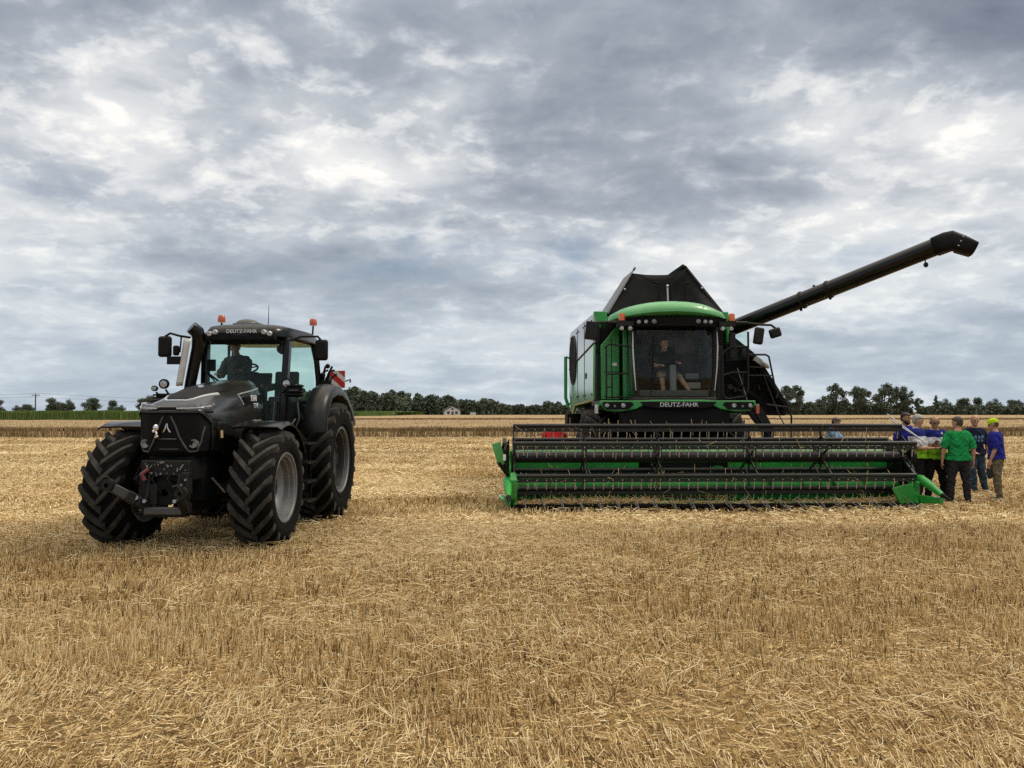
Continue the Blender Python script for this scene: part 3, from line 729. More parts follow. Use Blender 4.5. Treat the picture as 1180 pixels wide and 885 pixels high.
# ---- hood
HS = [(-.93, .30, 1.865, 1.885, 2.6), (-.90, .385, 1.85, 1.915, 2.8), (-.84, .425, 1.82, 1.945, 3.0), (-.72, .445, 1.74, 1.99, 3.0), (-.4, .455, 1.60, 2.095, 3.0), (0, .46, 1.50, 2.195, 3.0), (.5, .465, 1.42, 2.285, 3.0), (1.0, .465, 1.40, 2.335, 3.6), (1.30, .455, 1.40, 2.355, 3.4), (1.36, .43, 1.42, 2.33, 3.2)]
def hood_at(y):
    ys = [h[0] for h in HS]; return [float(np.interp(y, ys, [h[i] for h in HS])) for i in range(1, 5)]
def hood_z(x, y):
    w, zb, zt, n = hood_at(y); q = min(.999, abs(x) / w)
    return zb + (zt - zb) * (1 - q ** n) ** (1 / n)
b = MB(); rings = []
for y in np.concatenate([[-.93, -.915, -.90, -.87], np.linspace(-.84, 1.30, 26), [1.34, 1.36]]):
    w, zb, zt, n = hood_at(y); ring = []
    for a in np.linspace(math.pi, 0, 29):
        c, s = math.cos(a), math.sin(a)
        ring.append((w * math.copysign(abs(c) ** (2 / n), c), y, zb + (zt - zb) * abs(s) ** (2 / n)))
    rings.append(ring)
b.loft(rings); hood = b.build('hood', HOODM, TX, smooth=50)
# side skirts below the hood
b = MB()
for s in (-1, 1):
    b.prism([(-.62, 1.78), (1.34, 1.6), (1.34, 1.40), (.9, 1.20), (.2, 1.16), (-.30, 1.30), (-.6, 1.34)], s * .385, s * .452, 'yz')
b.build('hood_skirt', TBLK, TX, bevel=.012)
def on_hood(pts, up=.006): return [(x, y, hood_z(x, y) + up) for x, y in pts]
def ribbon(pts2, wid, lift):
    """flat strip lying on the hood"""
    m = MB(); n = len(pts2); L_, R_ = [], []
    for i, p in enumerate(pts2):
        a = Vector(pts2[max(0, i - 1)]); c = Vector(pts2[min(n - 1, i + 1)]); t = (c - a).normalized(); q = Vector((-t.y, t.x)) * wid / 2
        for S, z in ((1, L_), (-1, R_)): z.append((p[0] + S * q.x, p[1] + S * q.y))
    rings = []
    for l, r in zip(L_, R_):
        rings.append([(l[0], l[1], hood_z(*l) - .004), (l[0], l[1], hood_z(*l) + lift), (r[0], r[1], hood_z(*r) + lift), (r[0], r[1], hood_z(*r) - .004)])
    m.loft(rings); return m
def dens(pts, k=8):
    o = []
    for a, c in zip(pts[:-1], pts[1:]):
        for i in range(k): o.append((a[0] + (c[0] - a[0]) * i / k, a[1] + (c[1] - a[1]) * i / k))
    return o + [pts[-1]]
# black inset on the hood top
m_ = MB(); rings = []
for y in np.linspace(-.66, .18, 12):
    hw = .15 + .15 * min(1, (y + .66) / .5); rings.append([(x, y, hood_z(x, y) + .004) for x in np.linspace(-hw, hw, 9)])
m_.loft(rings, caps=False, closed=False); o = m_.build('hood_inset', PLAST, hood); md = o.modifiers.new('s', 'SOLIDIFY'); md.thickness = .008; md.offset = 0
ribbon(dens([(-.31, -.10), (-.255, -.40), (-.19, -.62), (-.13, -.70), (.13, -.70), (.19, -.62), (.255, -.40), (.31, -.10)]), .030, .012).build('hood_trim', SILV, hood)
b = MB(); z = hood_z(0, -.02)
b.prism([(-.03, 0), (.02, -.035), (.045, .02), (.03, .065), (.012, .03), (-.02, .05)], z, z + .03, 'xy'); o = b.build('hood_emblem', CHROME, hood)
# grille wedge
def plan(k, zz, back=0.):
    pts = [(-.425, -.62), (-.42, -.74), (-.385, -.865), (-.25, -.925), (0, -.945), (.25, -.925), (.385, -.865), (.42, -.74), (.425, -.62)]
    return [(x * k, y + back, zz) for x, y in pts] + [(.42 * k, .1, zz), (-.42 * k, .1, zz)]
b = MB(); b.loft([plan(.80, 1.27, .09), plan(.93, 1.34, .03), plan(1.0, 1.56, .005), plan(1.01, 1.80, .0), plan(.98, 1.87, .01)]); gr = b.build('grille', mat('grille_black', (.0045, .0045, .005), .6, spec=.15, bump=.5, bscale=220), TX, smooth=30)
def front_y(x, z):
    xs = [-.425, -.42, -.385, -.25, 0, .25, .385, .42, .425]; ys = [-.62, -.74, -.865, -.925, -.945, -.925, -.865, -.74, -.62]
    bk = float(np.interp(z, [1.27, 1.34, 1.56, 1.80], [.09, .03, .005, 0])); k = float(np.interp(z, [1.27, 1.34, 1.56, 1.80], [.80, .93, 1, 1.01]))
    return float(np.interp(x / k, xs, ys)) + bk
for s in (-1, 1):
    pl = [(.05, 1.79), (.11, 1.66), (.155, 1.53), (.21, 1.42), (.265, 1.335), (.35, 1.345), (.385, 1.46), (.415, 1.66)]
    b = MB(); b.tube([(s * x, front_y(x, z_) - .006, z_) for x, z_ in dens(pl, 3)], .0135, 8); b.build('grille_trim', DSILV, gr)
    x, z_ = .315, 1.44; b = MB(); y = front_y(x, z_)
    b.lathe([(.0, -.012), (.035, -.016), (.042, -.026), (.056, -.026), (.06, .02)], (s * x, y + .008, z_), 'y', 24); b.build('fog_light', LENSG, gr)
    # dark side pane of the grille
    # headlight strip, wrapping round the nose
    pts = [(.12, -.945), (.25, -.925), (.36, -.875), (.42, -.78), (.445, -.66), (.45, -.56)]
    zt = [1.925, 1.94, 1.955, 1.97, 1.975, 1.955]; zb = [1.882, 1.875, 1.872, 1.882, 1.90, 1.935]
    b = MB(); rings = []
    for (x, y), a, c in zip(pts, zt, zb):
        d = Vector((x * .6, y + .4)).normalized() * .02
        rings.append([(s * (x - d.x * 3), y - d.y * 3, c), (s * (x + d.x), y + d.y, c), (s * (x + d.x), y + d.y, (a + c) / 2 - .004), (s * (x + d.x * .6), y + d.y * .6, (a + c) / 2), (s * (x + d.x * .2), y + d.y * .2, a), (s * (x - d.x * 3), y - d.y * 3, a)])
    b.loft(rings); hl = b.build('headlight', LENSG, TX, smooth=25)
    b = MB(); b.tube([(s * (p[0] + .012), p[1] - .018, (a + c) / 2 - .014) for p, a, c in zip(pts[:5], zt, zb)], .0075, 6); b.build('light_strip', LENSW, hl)
b = MB(); b.box((0, -.925, 1.88), (.24, .06, .06)); b.build('nose_plate', DARK, TX, bevel=.01)
b = MB(); rings = []
for x, y in [(-.455, -.60), (-.45, -.72), (-.41, -.86), (-.27, -.945), (0, -.968), (.27, -.945), (.41, -.86), (.45, -.72), (.455, -.60)]:
    rings.append([(x, y, 1.868), (x * .9, y + .08, 1.872), (x * .9, y + .08, 1.83), (x, y, 1.835)])
b.loft(rings); b.build('nose_lip', HOODM, TX, bevel=.006)
for s in (-1, 1):   # two curved legs of the chrome mark
    b = MB(); b.tube([(s * .004, front_y(0, 1.72) - .012, 1.70), (s * .012, front_y(0, 1.66) - .012, 1.645), (s * .036, front_y(0, 1.62) - .012, 1.60), (s * .052, front_y(0, 1.6) - .012, 1.588)], [.004, .009, .011, .006], 6); b.build('chrome_mark', CHROME, gr)
b = MB(); y = front_y(.13, 1.62) - .03
b.ball((-.135, y, 1.645), (.04, .03, .05)); b.ball((-.165, y, 1.60), (.022, .02, .022)); b.tube([(-.15, y, 1.62), (-.12, y - .01, 1.57), (-.135, y, 1.52)], [.016, .012, .018], 8); b.ball((-.115, y, 1.535), .018)
b.build('chrome_badge', CHROME, gr)
b = MB(); b.tube([(-.12, front_y(.1, 1.5) - .006, 1.50), (.12, front_y(.1, 1.5) - .006, 1.50)], .009, 6); b.tube([(-.11, front_y(.1, 1.36) - .006, 1.37), (.14, front_y(.1, 1.36) - .006, 1.37)], .006, 6); b.build('grille_bar', DSILV, gr)
# side window panel of the hood with its lettering
for s in (-1, 1):
    def sx(y, z): 
        w, zb, zt, n = hood_at(y); q = (z - zb) / (zt - zb); return s * (w * (1 - q ** n) ** (1 / n) + .004)
    b = MB(); pl = [(.42, 2.10), (.52, 1.86), (1.22, 1.84), (1.26, 2.18)]
    pts = dens(pl + [pl[0]], 6)
    b.tube([(sx(y, z), y, z) for y, z in dens([(.50, 1.95), (.42, 2.10), (1.24, 2.21)], 6)], .012, 6); b.build('side_trim', SILV, hood)
    b = MB(); b.prism([(.55, 1.86), (1.24, 1.86), (1.24, 2.12), (.50, 2.06)], sx(.8, 2.0) - s * .02, sx(.8, 2.0) + s * .002, 'yz'); b.build('side_panel', PLAST, hood)
    rz = math.pi / 2 * s
    for tx, yy, zz, sz in (('9340', .88, 2.05, .125), ('TTV', .90, 1.94, .10), ('WARRIOR', .95, 1.70, .075)):
        text_obj('model_lettering', tx, sz, WHT if tx != 'WARRIOR' else SILV, hood, (sx(yy, zz) + s * (.008 if zz < 1.8 else .012), yy, zz), (math.pi / 2, 0, rz), .003)
# brass tow eye
b = MB(); b.tube([(.50, -.45, 1.60), (.51, -.46, 1.50)], .022, 8); b.build('brass_fitting', BRASS, TX)

# ---- chassis and front axle
b = MB()
b.box((0, .6, 1.02), (.62, 2.3, .72)); b.box((0, 2.4, 1.05), (.8, 1.6, .8)); b.box((0, -.45, 1.12), (.58, .75, .34)); b.box((0, .35, .62), (.5, 1.2, .2)); b.box((0, 2.0, 1.45), (1.2, 1.0, .3))
b.build('chassis', DARK, TX, bevel=.03)
b = MB(); b.tube([(-.62, 0, .80), (-.35, 0, .76), (.35, 0, .76), (.62, 0, .80)], [.12, .14, .14, .12], 12)
for s in (-1, 1): b.cyl((s * .55, 0, .80), (s * .88, 0, .80), .20, .17, 20); b.tube([(s * .2, -.14, .72), (s * .6, -.18, .74)], .035, 8)
b.build('front_axle', PLAST, TX)
b = MB()
for s in (-1, 1): b.cyl((s * .6, 2.85, 1.01), (s * .95, 2.85, 1.01), .24, .20, 20)
b.box((0, 2.85, 1.05), (1.2, .6, .55)); b.build('rear_axle', PLAST, TX, bevel=.02)
# front fenders: thin plates arched over the tyres
for s in (-1, 1):
    b = MB(); rings = []
    for a in np.linspace(R(67), R(150), 14):
        rr = .905; y = -rr * math.cos(a) + .02; z = .80 + rr * math.sin(a) * (1.0 if a < R(110) else .99)
        n_ = Vector((0, -math.cos(a), math.sin(a)))
        ring = []
        for x, d in ((.60, 0), (.66, .018), (.95, .024), (1.22, .014), (1.275, -.03), (1.268, -.045), (1.215, -.008), (.95, 0), (.66, -.008), (.60, -.025)):
            ring.append((s * x, y + n_.y * d, z + n_.z * d))
        rings.append(ring)
    b.loft(rings); f = b.build('front_fender', TBLK, TX, smooth=40)
    b = MB(); b.tube([(s * .52, .25, 1.0), (s * .55, .22, 1.55), (s * .72, .1, 1.69)], .035, 8); b.tube([(s * .55, .3, 1.45), (s * .72, .35, 1.62)], .025, 8); b.build('fender_bracket', PLAST, f)

# ---- front linkage
lk = thing('front_linkage', None, None); lk.parent = TX
b = MB(); b.box((0, -.93, 1.13), (.62, .10, .20)); b.box((-.27, -.95, .82), (.09, .14, .52)); b.box((.27, -.95, .82), (.09, .14, .52)); b.box((0, -.86, .95), (.5, .05, .3)); b.box((0, -.92, .56), (.56, .14, .10)); b.build('linkage_frame', GREYM, lk, bevel=.012)
for i in range(34):
    b = MB(); x, z = random.uniform(-.29, .29), random.choice([1.19, 1.12, 1.06, 1.16]) + random.uniform(-.02, .02); b.cyl((x, -.97, z), (x, -1.0, z), random.choice([.008, .010, .014]), n=8); b.build('bolt_head', STEEL, lk)
for i in range(9):
    b = MB(); x = random.choice([-.27, .27]) + random.uniform(-.03, .03); z = random.uniform(.6, 1.0); b.cyl((x, -1.0, z), (x, -1.05, z), random.uniform(.010, .017), n=8); b.build('bolt_head', STEEL, lk)
b = MB()
b.bar((-.20, -.98, .62), (-.30, -1.12, .74), .10, .12); b.bar((-.30, -1.12, .74), (-.38, -1.21, .82), .11, .15, h1=.13); b.build('lift_arm', GREYM, lk, bevel=.015)
b = MB(); b.bar((-.375, -1.205, .815), (-.49, -1.31, .915), .105, .125, h1=.11); b.build('arm_end', mat('arm_grey', (.055, .055, .058), .5, metal=.3), lk, bevel=.012)
b = MB(); b.bar((.27, -.98, .60), (.33, -1.22, .80), .09, .12); b.build('lift_arm', GREYM, lk, bevel=.015)
for s in (-1, 1):
    b = MB(); c = (-.53, -1.34, .95) if s < 0 else (.34, -1.24, .84)
    b.lathe([(.03, -.045), (.075, -.045), (.075, .045), (.03, .045)], c, 'y', 18, close=True); b.tube([(c[0] + .04, -1.33, c[2] + .02), (c[0], -1.37, c[2] + .105), (c[0] - .05, -1.37, c[2] + .09)], .02, 6); b.build('hook', GREYM, lk)
    b = MB(); q_ = .62; b.cyl((s * .44 * q_, -1.10, .76), (s * .44 * q_, -1.17, .78), .030, n=14); b.cyl((s * .31 * q_, -1.06, .72), (s * .31 * q_, -1.12, .73), .024, n=14); b.build('pivot_pin', STEEL, lk)
    b = MB(); b.tube([(s * .20, -.98, 1.05), (s * .19, -1.03, .80), (s * .26, -1.06, .64)], [.028, .028, .04], 10); b.build('lift_cylinder', GREYM, lk)
b = MB(); b.bar((-.22, -1.03, .60), (.26, -1.03, .60), .10, .09); b.build('cross_bar', DSILV, lk, bevel=.01)
b = MB(); b.box((-.13, -1.0, .80), (.11, .06, .26)); b.build('drop_plate', GREYM, lk, bevel=.01)
b = MB(); b.lathe([(.05, 0), (.16, 0), (.16, .2), (.05, .2)], (0, -.99, .82), 'y', 24, close=True); b.build('pto_guard', DARK, lk)
b = MB(); b.tube([(-.20, -1.0, 1.12), (-.26, -1.06, 1.06), (-.22, -1.06, .98)], .03, 8); b.build('red_coupling', mat('dull_red', (.10, .012, .012), .5), lk)
for k in range(4):
    b = MB(); x0 = -.3 + .2 * k; b.tube([(x0, -.9, 1.12), (x0 - .05, -1.03, 1.0), (x0 + .06, -1.0, .82), (x0 + .02, -.9, .7)], .013, 6); b.build('hose', PLAST, lk)
b = MB(); b.tube([(-.55, -.5, 1.15), (-.60, -.62, .95), (-.56, -.5, .75)], .014, 6); b.build('hose', PLAST, lk)
b = MB(); b.tube([(.42, -.55, .98), (.56, -.45, .78)], .016, 8); b.build('steering_ram', STEEL, TX)

# ---- tank and steps at the left side of the tractor (right in the photo)
b = MB(); b.prism([(.95, .58), (2.05, .55), (2.15, 1.30), (1.6, 1.42), (.98, 1.38)], .42, .98, 'yz'); b.build('fuel_tank', PLAST, TX, bevel=.05, seg=3)
b = MB(); b.prism([(.95, .58), (2.05, .55), (2.15, 1.30), (1.6, 1.42), (.98, 1.38)], -.98, -.42, 'yz'); b.build('fuel_tank', PLAST, TX, bevel=.05, seg=3)
for s in (-1, 1):
    st = MB()
    for y in (1.25, 1.75): st.bar((s * 1.06, y, .42), (s * 1.02, y, 1.5), .03, .05)
    o = st.build('step_rail', PLAST, TX, bevel=.006)
    for z in (.45, .75, 1.05, 1.35):
        b = MB(); b.box((s * 1.05, 1.5, z), (.24, .5, .03)); b.build('step', GREYM, o)

# ---- rear fenders
for s in (-1, 1):
    prof = [(1.70, 1.52), (1.69, 1.62), (1.73, 1.82), (1.86, 2.05), (2.10, 2.23), (2.45, 2.305), (2.85, 2.30), (3.25, 2.19), (3.60, 1.97), (3.85, 1.70)]
    cy, cz = 2.85, 1.0; rings = []
    for i, (y, z) in enumerate(prof):
        a = prof[max(0, i - 1)]; c = prof[min(len(prof) - 1, i + 1)]
        t = Vector((0, c[0] - a[0], c[1] - a[1])).normalized(); n_ = Vector((0, -t.z, t.y))
        ring = []
        for x, d in ((.94, -.03), (.99, .015), (1.13, .02), (1.25, -.01), (1.305, -.09), (1.30, -.17), (1.285, -.17), (1.28, -.10), (1.23, -.045), (1.13, -.02), (.94, -.06)):
            ring.append((s * x, y + n_.y * d, z + n_.z * d))
        rings.append(ring)
    b = MB(); b.loft(rings); b.build('rear_fender', mat('fender_satin', (.014, .0137, .0133), .34, spec=.32, vary=.15, vscale=3, dust=.15, dustcol=(.055, .05, .043)), TX, smooth=45)
    b = MB(); b.prism([(1.74, 1.5), (1.78, 1.8), (2.1, 2.18), (2.85, 2.25), (3.3, 2.1), (3.7, 1.8), (3.3, 1.5), (2.3, 1.4)], s * .92, s * .96, 'yz'); b.build('fender_wall', PLAST, TX)

# ---- cab
CY0, CY1, CZ0, CZ1, CW = 1.44, 2.98, 1.50, 3.03, .665
cabm = MB(); cabm.box((0, 2.2, 1.56), (1.24, 1.5, .16)); cabm.box((0, 1.60, 1.90), (.62, .10, .7)); cabm.box((0, 2.95, 1.8), (1.3, .10, .5))
cab = cabm.build('cab', PLAST, TX, bevel=.02)
for s in (-1, 1):
    b = MB(); b.bar((s * .625, CY0 - .02, 1.52), (s * CW, CY0 + .10, CZ1), .10, .16, up=(0, 1, 0), w1=.10, h1=.15); b.build('front_pillar', TBLK, cab, bevel=.02)
    b = MB(); b.tube([(s * .70, CY1 - .02, 1.6), (s * .765, CY1 + .02, 2.2), (s * .74, CY1 - .10, 2.75), (s * .70, CY1 - .18, CZ1)], .052, 8); b.build('rear_pillar', TBLK, cab)
    b = MB(); b.tube([(s * .775, CY1 - .20, 1.75), (s * .79, CY1 - .22, 2.4), (s * .755, CY1 - .30, CZ1 - .02)], .026, 8); b.build('door_frame', PLAST, cab)
    b = MB(); y0 = CY0 + .12; y1 = CY1 - .06
    b.add([(s * .665, y0 - .05, 1.62), (s * .765, y1, 1.62), (s * .765, y1 + .02, 2.3), (s * .735, y1 - .16, CZ1), (s * .685, y0 + .05, CZ1), (s * .675, y0, 2.3)], [(0, 1, 2, 5), (5, 2, 3, 4)]); b.build('side_window', GLASS_S, cab, smooth=20)
b = MB(); rings = []
for z, y, w in ((1.72, CY0 - .03, .58), (2.2, CY0, .61), (2.6, CY0 + .03, .63), (3.02, CY0 + .07, .645)):
    rings.append([(x * w, y - .05 * (1 - x * x), z) for x in np.linspace(-1, 1, 13)])
b.loft(rings, caps=False, closed=False); b.build('windscreen', GLASS_T, cab, smooth=60)
b = MB(); b.add([(-.68, CY1, 1.95), (.68, CY1, 1.95), (.68, CY1 - .14, CZ1), (-.68, CY1 - .14, CZ1)], [(0, 1, 2, 3)]); b.build('rear_window', GLASS_T, cab, smooth=0)
b = MB(); rings = []
for z, k, fr in ((3.00, .94, .08), (3.04, 1.0, .0), (3.13, 1.0, .015), (3.20, .95, .09), (3.235, .80, .22)):
    pts = []
    y0, y1, w = 1.20, 3.12, .80
    for a in np.linspace(0, 2 * math.pi, 41)[:-1]:
        c, s_ = math.cos(a), math.sin(a); n = 5
        px = w * k * math.copysign(abs(c) ** (2 / n), c); py = (y0 + y1) / 2 + ((y1 - y0) / 2 - fr) * math.copysign(abs(s_) ** (2 / n), s_)
        px *= .80 + .16 * min(1, (py - y0) / 1.2)
        pts.append((px, py + (.03 * (1 - (px / w) ** 2) * -1 if py < 1.6 else 0), z))
    rings.append(pts)
b.loft(rings); roof = b.build('cab_roof', TBLK, TX, smooth=40); roof.location.x = .09; cab.location.x = .07
b = MB(); b.box((0, 1.235, 3.03), (1.10, .12, .13)); b.build('roof_visor', DARK, roof, bevel=.02)
text_obj('roof_lettering', 'DEUTZ-FAHR', .08, SILV, roof, (.04, 1.150, 3.10), (math.pi / 2, 0, 0), .004, width=.48)
for s in (-1, 1):
    for x, z in ((.385, 3.09), (.475, 3.065)):
        b = MB(); b.lathe([(0, -.03), (.032, -.028), (.038, -.02), (.043, .0), (.043, .08)], (s * x, 1.17, z), 'y', 18); b.build('roof_light', LENSW, roof)
b = MB(); b.ball((-.17, 1.95, 3.30), (.19, .19, .085), 20, 10); b.box((-.12, 1.95, 3.27), (.46, .40, .07)); b.build('gps_receiver', mat('receiver_grey', (.07, .068, .064), .45), roof, bevel=.02)
b = MB(); b.cyl((-.42, 1.85, 3.245), (.42, 1.85, 3.245), .02, n=8); b.cyl((-.40, 1.85, 3.20), (-.40, 1.85, 3.26), .02, n=8); b.cyl((.40, 1.85, 3.20), (.40, 1.85, 3.26), .02, n=8); b.build('receiver_bracket', PLAST, roof)
b = MB(); b.tube([(.05, 2.3, 3.2), (.05, 2.33, 3.68)], [.008, .004], 6); b.build('antenna', PLAST, roof)
for x, y in ((-.70, 2.2), (.68, 2.75)):
    b = MB(); b.tube([(x * .93, y, 3.10), (x, y, 3.18), (x * 1.02, y, 3.36)], .016, 8); bs_ = b.build('beacon_stalk', PLAST, roof)
    b = MB(); b.lathe([(.0, .0), (.062, 0), (.066, .03), (.062, .085), (.045, .115), (0, .125)], (x * 1.02, y, 3.37), 'z', 18); b.build('beacon', ORNG, bs_)
# inside the cab
b = MB(); b.box((-.44, 2.50, 2.06), (.52, .50, .14)); b.box((-.44, 2.78, 2.30), (.38, .13, .50), rot=(-.12, 0, 0)); b.box((-.44, 2.5, 1.84), (.4, .4, .3)); b.build('seat', SEATM, cab, bevel=.04, seg=3)
b = MB(); b.box((.24, 2.62, 2.05), (.42, .40, .12)); b.box((.24, 2.80, 2.30), (.42, .10, .52), rot=(-.1, 0, 0)); b.build('passenger_seat', SEATM, cab, bevel=.04, seg=3)
b = MB(); b.prism([(1.62, 1.6), (1.95, 1.6), (1.90, 2.20), (1.72, 2.32), (1.58, 2.2)], -.20, .20, 'yz'); b.build('dashboard', PLAST, cab, bevel=.03)
b = MB(); c = Vector((-.18, 1.95, 2.56)); q = Euler((R(28), 0, 0)).to_matrix(); ring = [c + q @ Vector((.20 * math.cos(a), .20 * math.sin(a), 0)) for a in np.linspace(0, 2 * math.pi, 33)]
b.tube(ring, .016, 8, caps=False)
for a in (R(-90), R(30), R(150)): b.tube([c, c + q @ Vector((.2 * math.cos(a), .2 * math.sin(a), 0))], .013, 6)
b.tube([c, c + q @ Vector((0, 0, -.28))], .03, 8); b.build('steering_wheel', PLAST, cab)
b = MB(); b.box((.06, 2.3, 2.26), (.16, .5, .12), rot=(.1, 0, 0)); b.box((.10, 2.08, 2.40), (.25, .05, .20), rot=(-.2, 0, 0)); b.build('armrest_console', PLAST, cab, bevel=.02)
b = MB(); b.ball((.58, 1.60, 2.86), (.12, .05, .09), 14, 8); b.tube([(.58, 1.58, 2.9), (.6, 1.56, 3.0)], .012, 6); b.build('interior_mirror', PLAST, cab)
b = MB(); b.box((-.58, 1.60, 2.60), (.10, .04, .19)); b.build('monitor', PLAST, cab, bevel=.01)
b = MB(); b.box((0, 1.56, 2.975), (1.25, .10, .08)); b.build('sun_blind', DARK, cab)
b = MB(); b.tube([(-.63, 1.38, 2.52), (-.40, 1.345, 2.30), (-.22, 1.335, 2.20)], .011, 6); b.bar((-.55, 1.355, 2.46), (-.15, 1.325, 2.18), .012, .03); b.build('wiper', PLAST, cab)
# exhaust stack with its pale shield
b = MB(); ex = -.80
b.tube([(-.76, 1.24, 1.9), (-.70, 1.24, 2.32), (-.60, 1.24, 2.85), (-.575, 1.23, 3.02), (-.59, 1.20, 3.10), (-.66, 1.14, 3.17)], [.085, .085, .09, .105, .108, .10], 18); b.build('exhaust_stack', TBLK, TX)
b = MB(); rings = []
for z in np.linspace(2.25, 2.98, 12):
    dx = .065 + .165 * (z - 2.25); rings.append([(ex - .045 + dx + .10 * math.cos(a), 1.15 + .10 * math.sin(a), z) for a in np.linspace(R(150), R(292), 14)])
b.loft(rings, caps=False, closed=False); sh_ = b.build('exhaust_shield', SHIELD, TX, solid=.006)
for i, z in enumerate(np.linspace(2.30, 2.94, 17)):
    dx = .065 + .165 * (z - 2.25); a = R(212); p = Vector((ex - .045 + dx + .101 * math.cos(a), 1.15 + .101 * math.sin(a), z)); n_ = Vector((math.cos(a), math.sin(a), 0))
    b = MB(); b.cyl(p, p + n_ * .005, .013, n=8); b.build('shield_hole', DARK, sh_)
b = MB(); b.tube([(-.72, 1.36, 1.9), (-.70, 1.34, 2.5), (-.69, 1.38, 3.0)], .016, 6); b.tube([(-.80, 1.40, 2.0), (-.76, 1.40, 2.6), (-.72, 1.42, 3.0)], .014, 6); b.tube([(-.76, 1.40, 2.6), (-.70, 1.36, 2.6)], .012, 6); b.build('grab_rail', PLAST, TX)
# mirrors
b = MB(); b.tube([(-.74, 1.30, 3.02), (-.88, 1.22, 3.04), (-1.02, 1.2, 3.08), (-1.10, 1.2, 3.03)], .018, 8); b.tube([(-.86, 1.24, 3.04), (-.88, 1.24, 2.78)], .012, 6); ar = b.build('mirror_arm', PLAST, TX)
b = MB(); b.box((-1.10, 1.20, 2.87), (.21, .09, .33)); b.build('mirror', PLAST, ar, bevel=.045, seg=4)
b = MB(); b.box((-.93, 1.22, 2.81), (.10, .06, .16)); b.build('wide_mirror', PLAST, ar, bevel=.03, seg=3)
b = MB(); b.box((-.90, 1.14, 2.65), (.27, .03, .125)); b.build('number_plate_holder', PLAST, TX, bevel=.008)
b = MB(); b.tube([(.76, 1.5, 2.98), (.92, 1.6, 3.06), (1.17, 1.7, 3.07), (1.23, 1.7, 3.0)], .018, 8); ar = b.build('mirror_arm', PLAST, TX)
b = MB(); b.box((1.23, 1.72, 2.85), (.21, .09, .34)); b.build('mirror', PLAST, ar, bevel=.045, seg=4)
# work lights at the cab corners
def lamp(x, y, z, r, parent, stalk):
    b = MB(); b.tube(stalk, .016, 8); st = b.build('lamp_stalk', PLAST, parent)
    b = MB(); b.lathe([(0, -.03), (r * .62, -.028), (r * .66, -.02), (r * .78, -.026), (r, -.03), (r, .01), (r * .6, .06), (0, .075)], (x, y, z), 'y', 24); o = b.build('work_light', PLAST, st)
    b = MB(); b.lathe([(0, -.035), (r * .70, -.031), (r * .72, -.02)], (x, y, z), 'y', 24); b.build('lamp_lens', mat('lamp_glass', (.42, .43, .45), .12, metal=.4, coat=1., vary=.5, vscale=30), o)
lamp(-1.10, 1.2, 2.285, .078, TX, [(-.80, 1.3, 2.05), (-1.05, 1.28, 2.10), (-1.10, 1.24, 2.2)])
lamp(-1.25, 1.2, 2.215, .045, TX, [(-.80, 1.3, 2.05), (-1.2, 1.28, 2.08), (-1.25, 1.24, 2.16)])
lamp(.80, 1.32, 2.295, .080, TX, [(.70, 1.40, 2.15), (.78, 1.36, 2.2), (.80, 1.36, 2.23)])
lamp(.93, 1.40, 2.255, .048, TX, [(.70, 1.45, 2.1), (.90, 1.44, 2.15), (.93, 1.44, 2.21)])
for s, x0, x1, z0 in ((-1, -1.32, -1.0, 1.98), (1, .80, 1.05, 2.12)):
    b = MB()
    for k in range(4): b.box(((x0 + x1) / 2, 1.33, z0 + .045 * k), (x1 - x0, .12, .028))
    b.box(((x0 + x1) / 2, 1.36, z0 + .06), (x1 - x0 - .05, .08, .2)); b.build('light_bracket', PLAST, TX, bevel=.008)
    b = MB(); b.box(((x0 + x1) / 2, 1.264, z0 + .067), (x1 - x0 - .1, .012, .02)); b.build('marker_strip', DSILV, TX)
# step-side mirror frame and levers
b = MB(); b.tube([(.62, 1.28, 2.02), (.60, 1.25, 1.62), (.95, 1.25, 1.55), (1.02, 1.25, 1.75), (.98, 1.28, 2.0)], .014, 8); b.build('door_handle_rail', DSILV, TX)
b = MB(); b.tube([(.86, 1.18, 1.56), (.98, 1.2, 1.74)], .014, 6); b.build('grab_handle', STEEL, TX)
b = MB()
for i in range(7): b.tube([(.86 + .03 * i, 2.9, 2.3), (.88 + .03 * i, 2.95, 2.45 + .06 * (i % 3)), (.9 + .04 * i, 3.0, 2.52 + .07 * ((i * 2) % 3))], .02, 6)
b.ball((1.0, 2.92, 2.66), .045, 10, 6); b.ball((.92, 2.9, 2.5), .05, 10, 6); b.build('valve_levers', PLAST, TX)
# warning board behind the right fender
wb = thing('warning_board', None, None, (.90, 3.95, 2.47)); wb.parent = TX
b = MB(); b.box((0, 0, 0), (.31, .02, .33)); b.build('board_panel', CREAM, wb)
def clip_stripe(c, hw):
    # diagonal band clipped to the panel
    P = []; xs, zs = .150, .160
    for x, z in [(-xs, -zs), (xs, -zs), (xs, zs), (-xs, zs)]: P.append(Vector((x, z)))
    for sg, lim in ((1, c + hw), (-1, -(c - hw))):
        out = []
        for i in range(len(P)):
            a, bb = P[i], P[(i + 1) % len(P)]; fa = sg * (a.x * .9 + a.y) - lim; fb = sg * (bb.x * .9 + bb.y) - lim
            if fa <= 0: out.append(a)
            if (fa < 0) != (fb < 0): out.append(a + (bb - a) * (fa / (fa - fb)))
        P = out
    return [(p.x, p.y) for p in P]
for c in (-.24, .0, .24):
    pl = clip_stripe(c, .068)
    if len(pl) > 2: b = MB(); b.prism(pl, -.013, -.0105, 'xz'); b.build('red_stripe', REDM, wb)
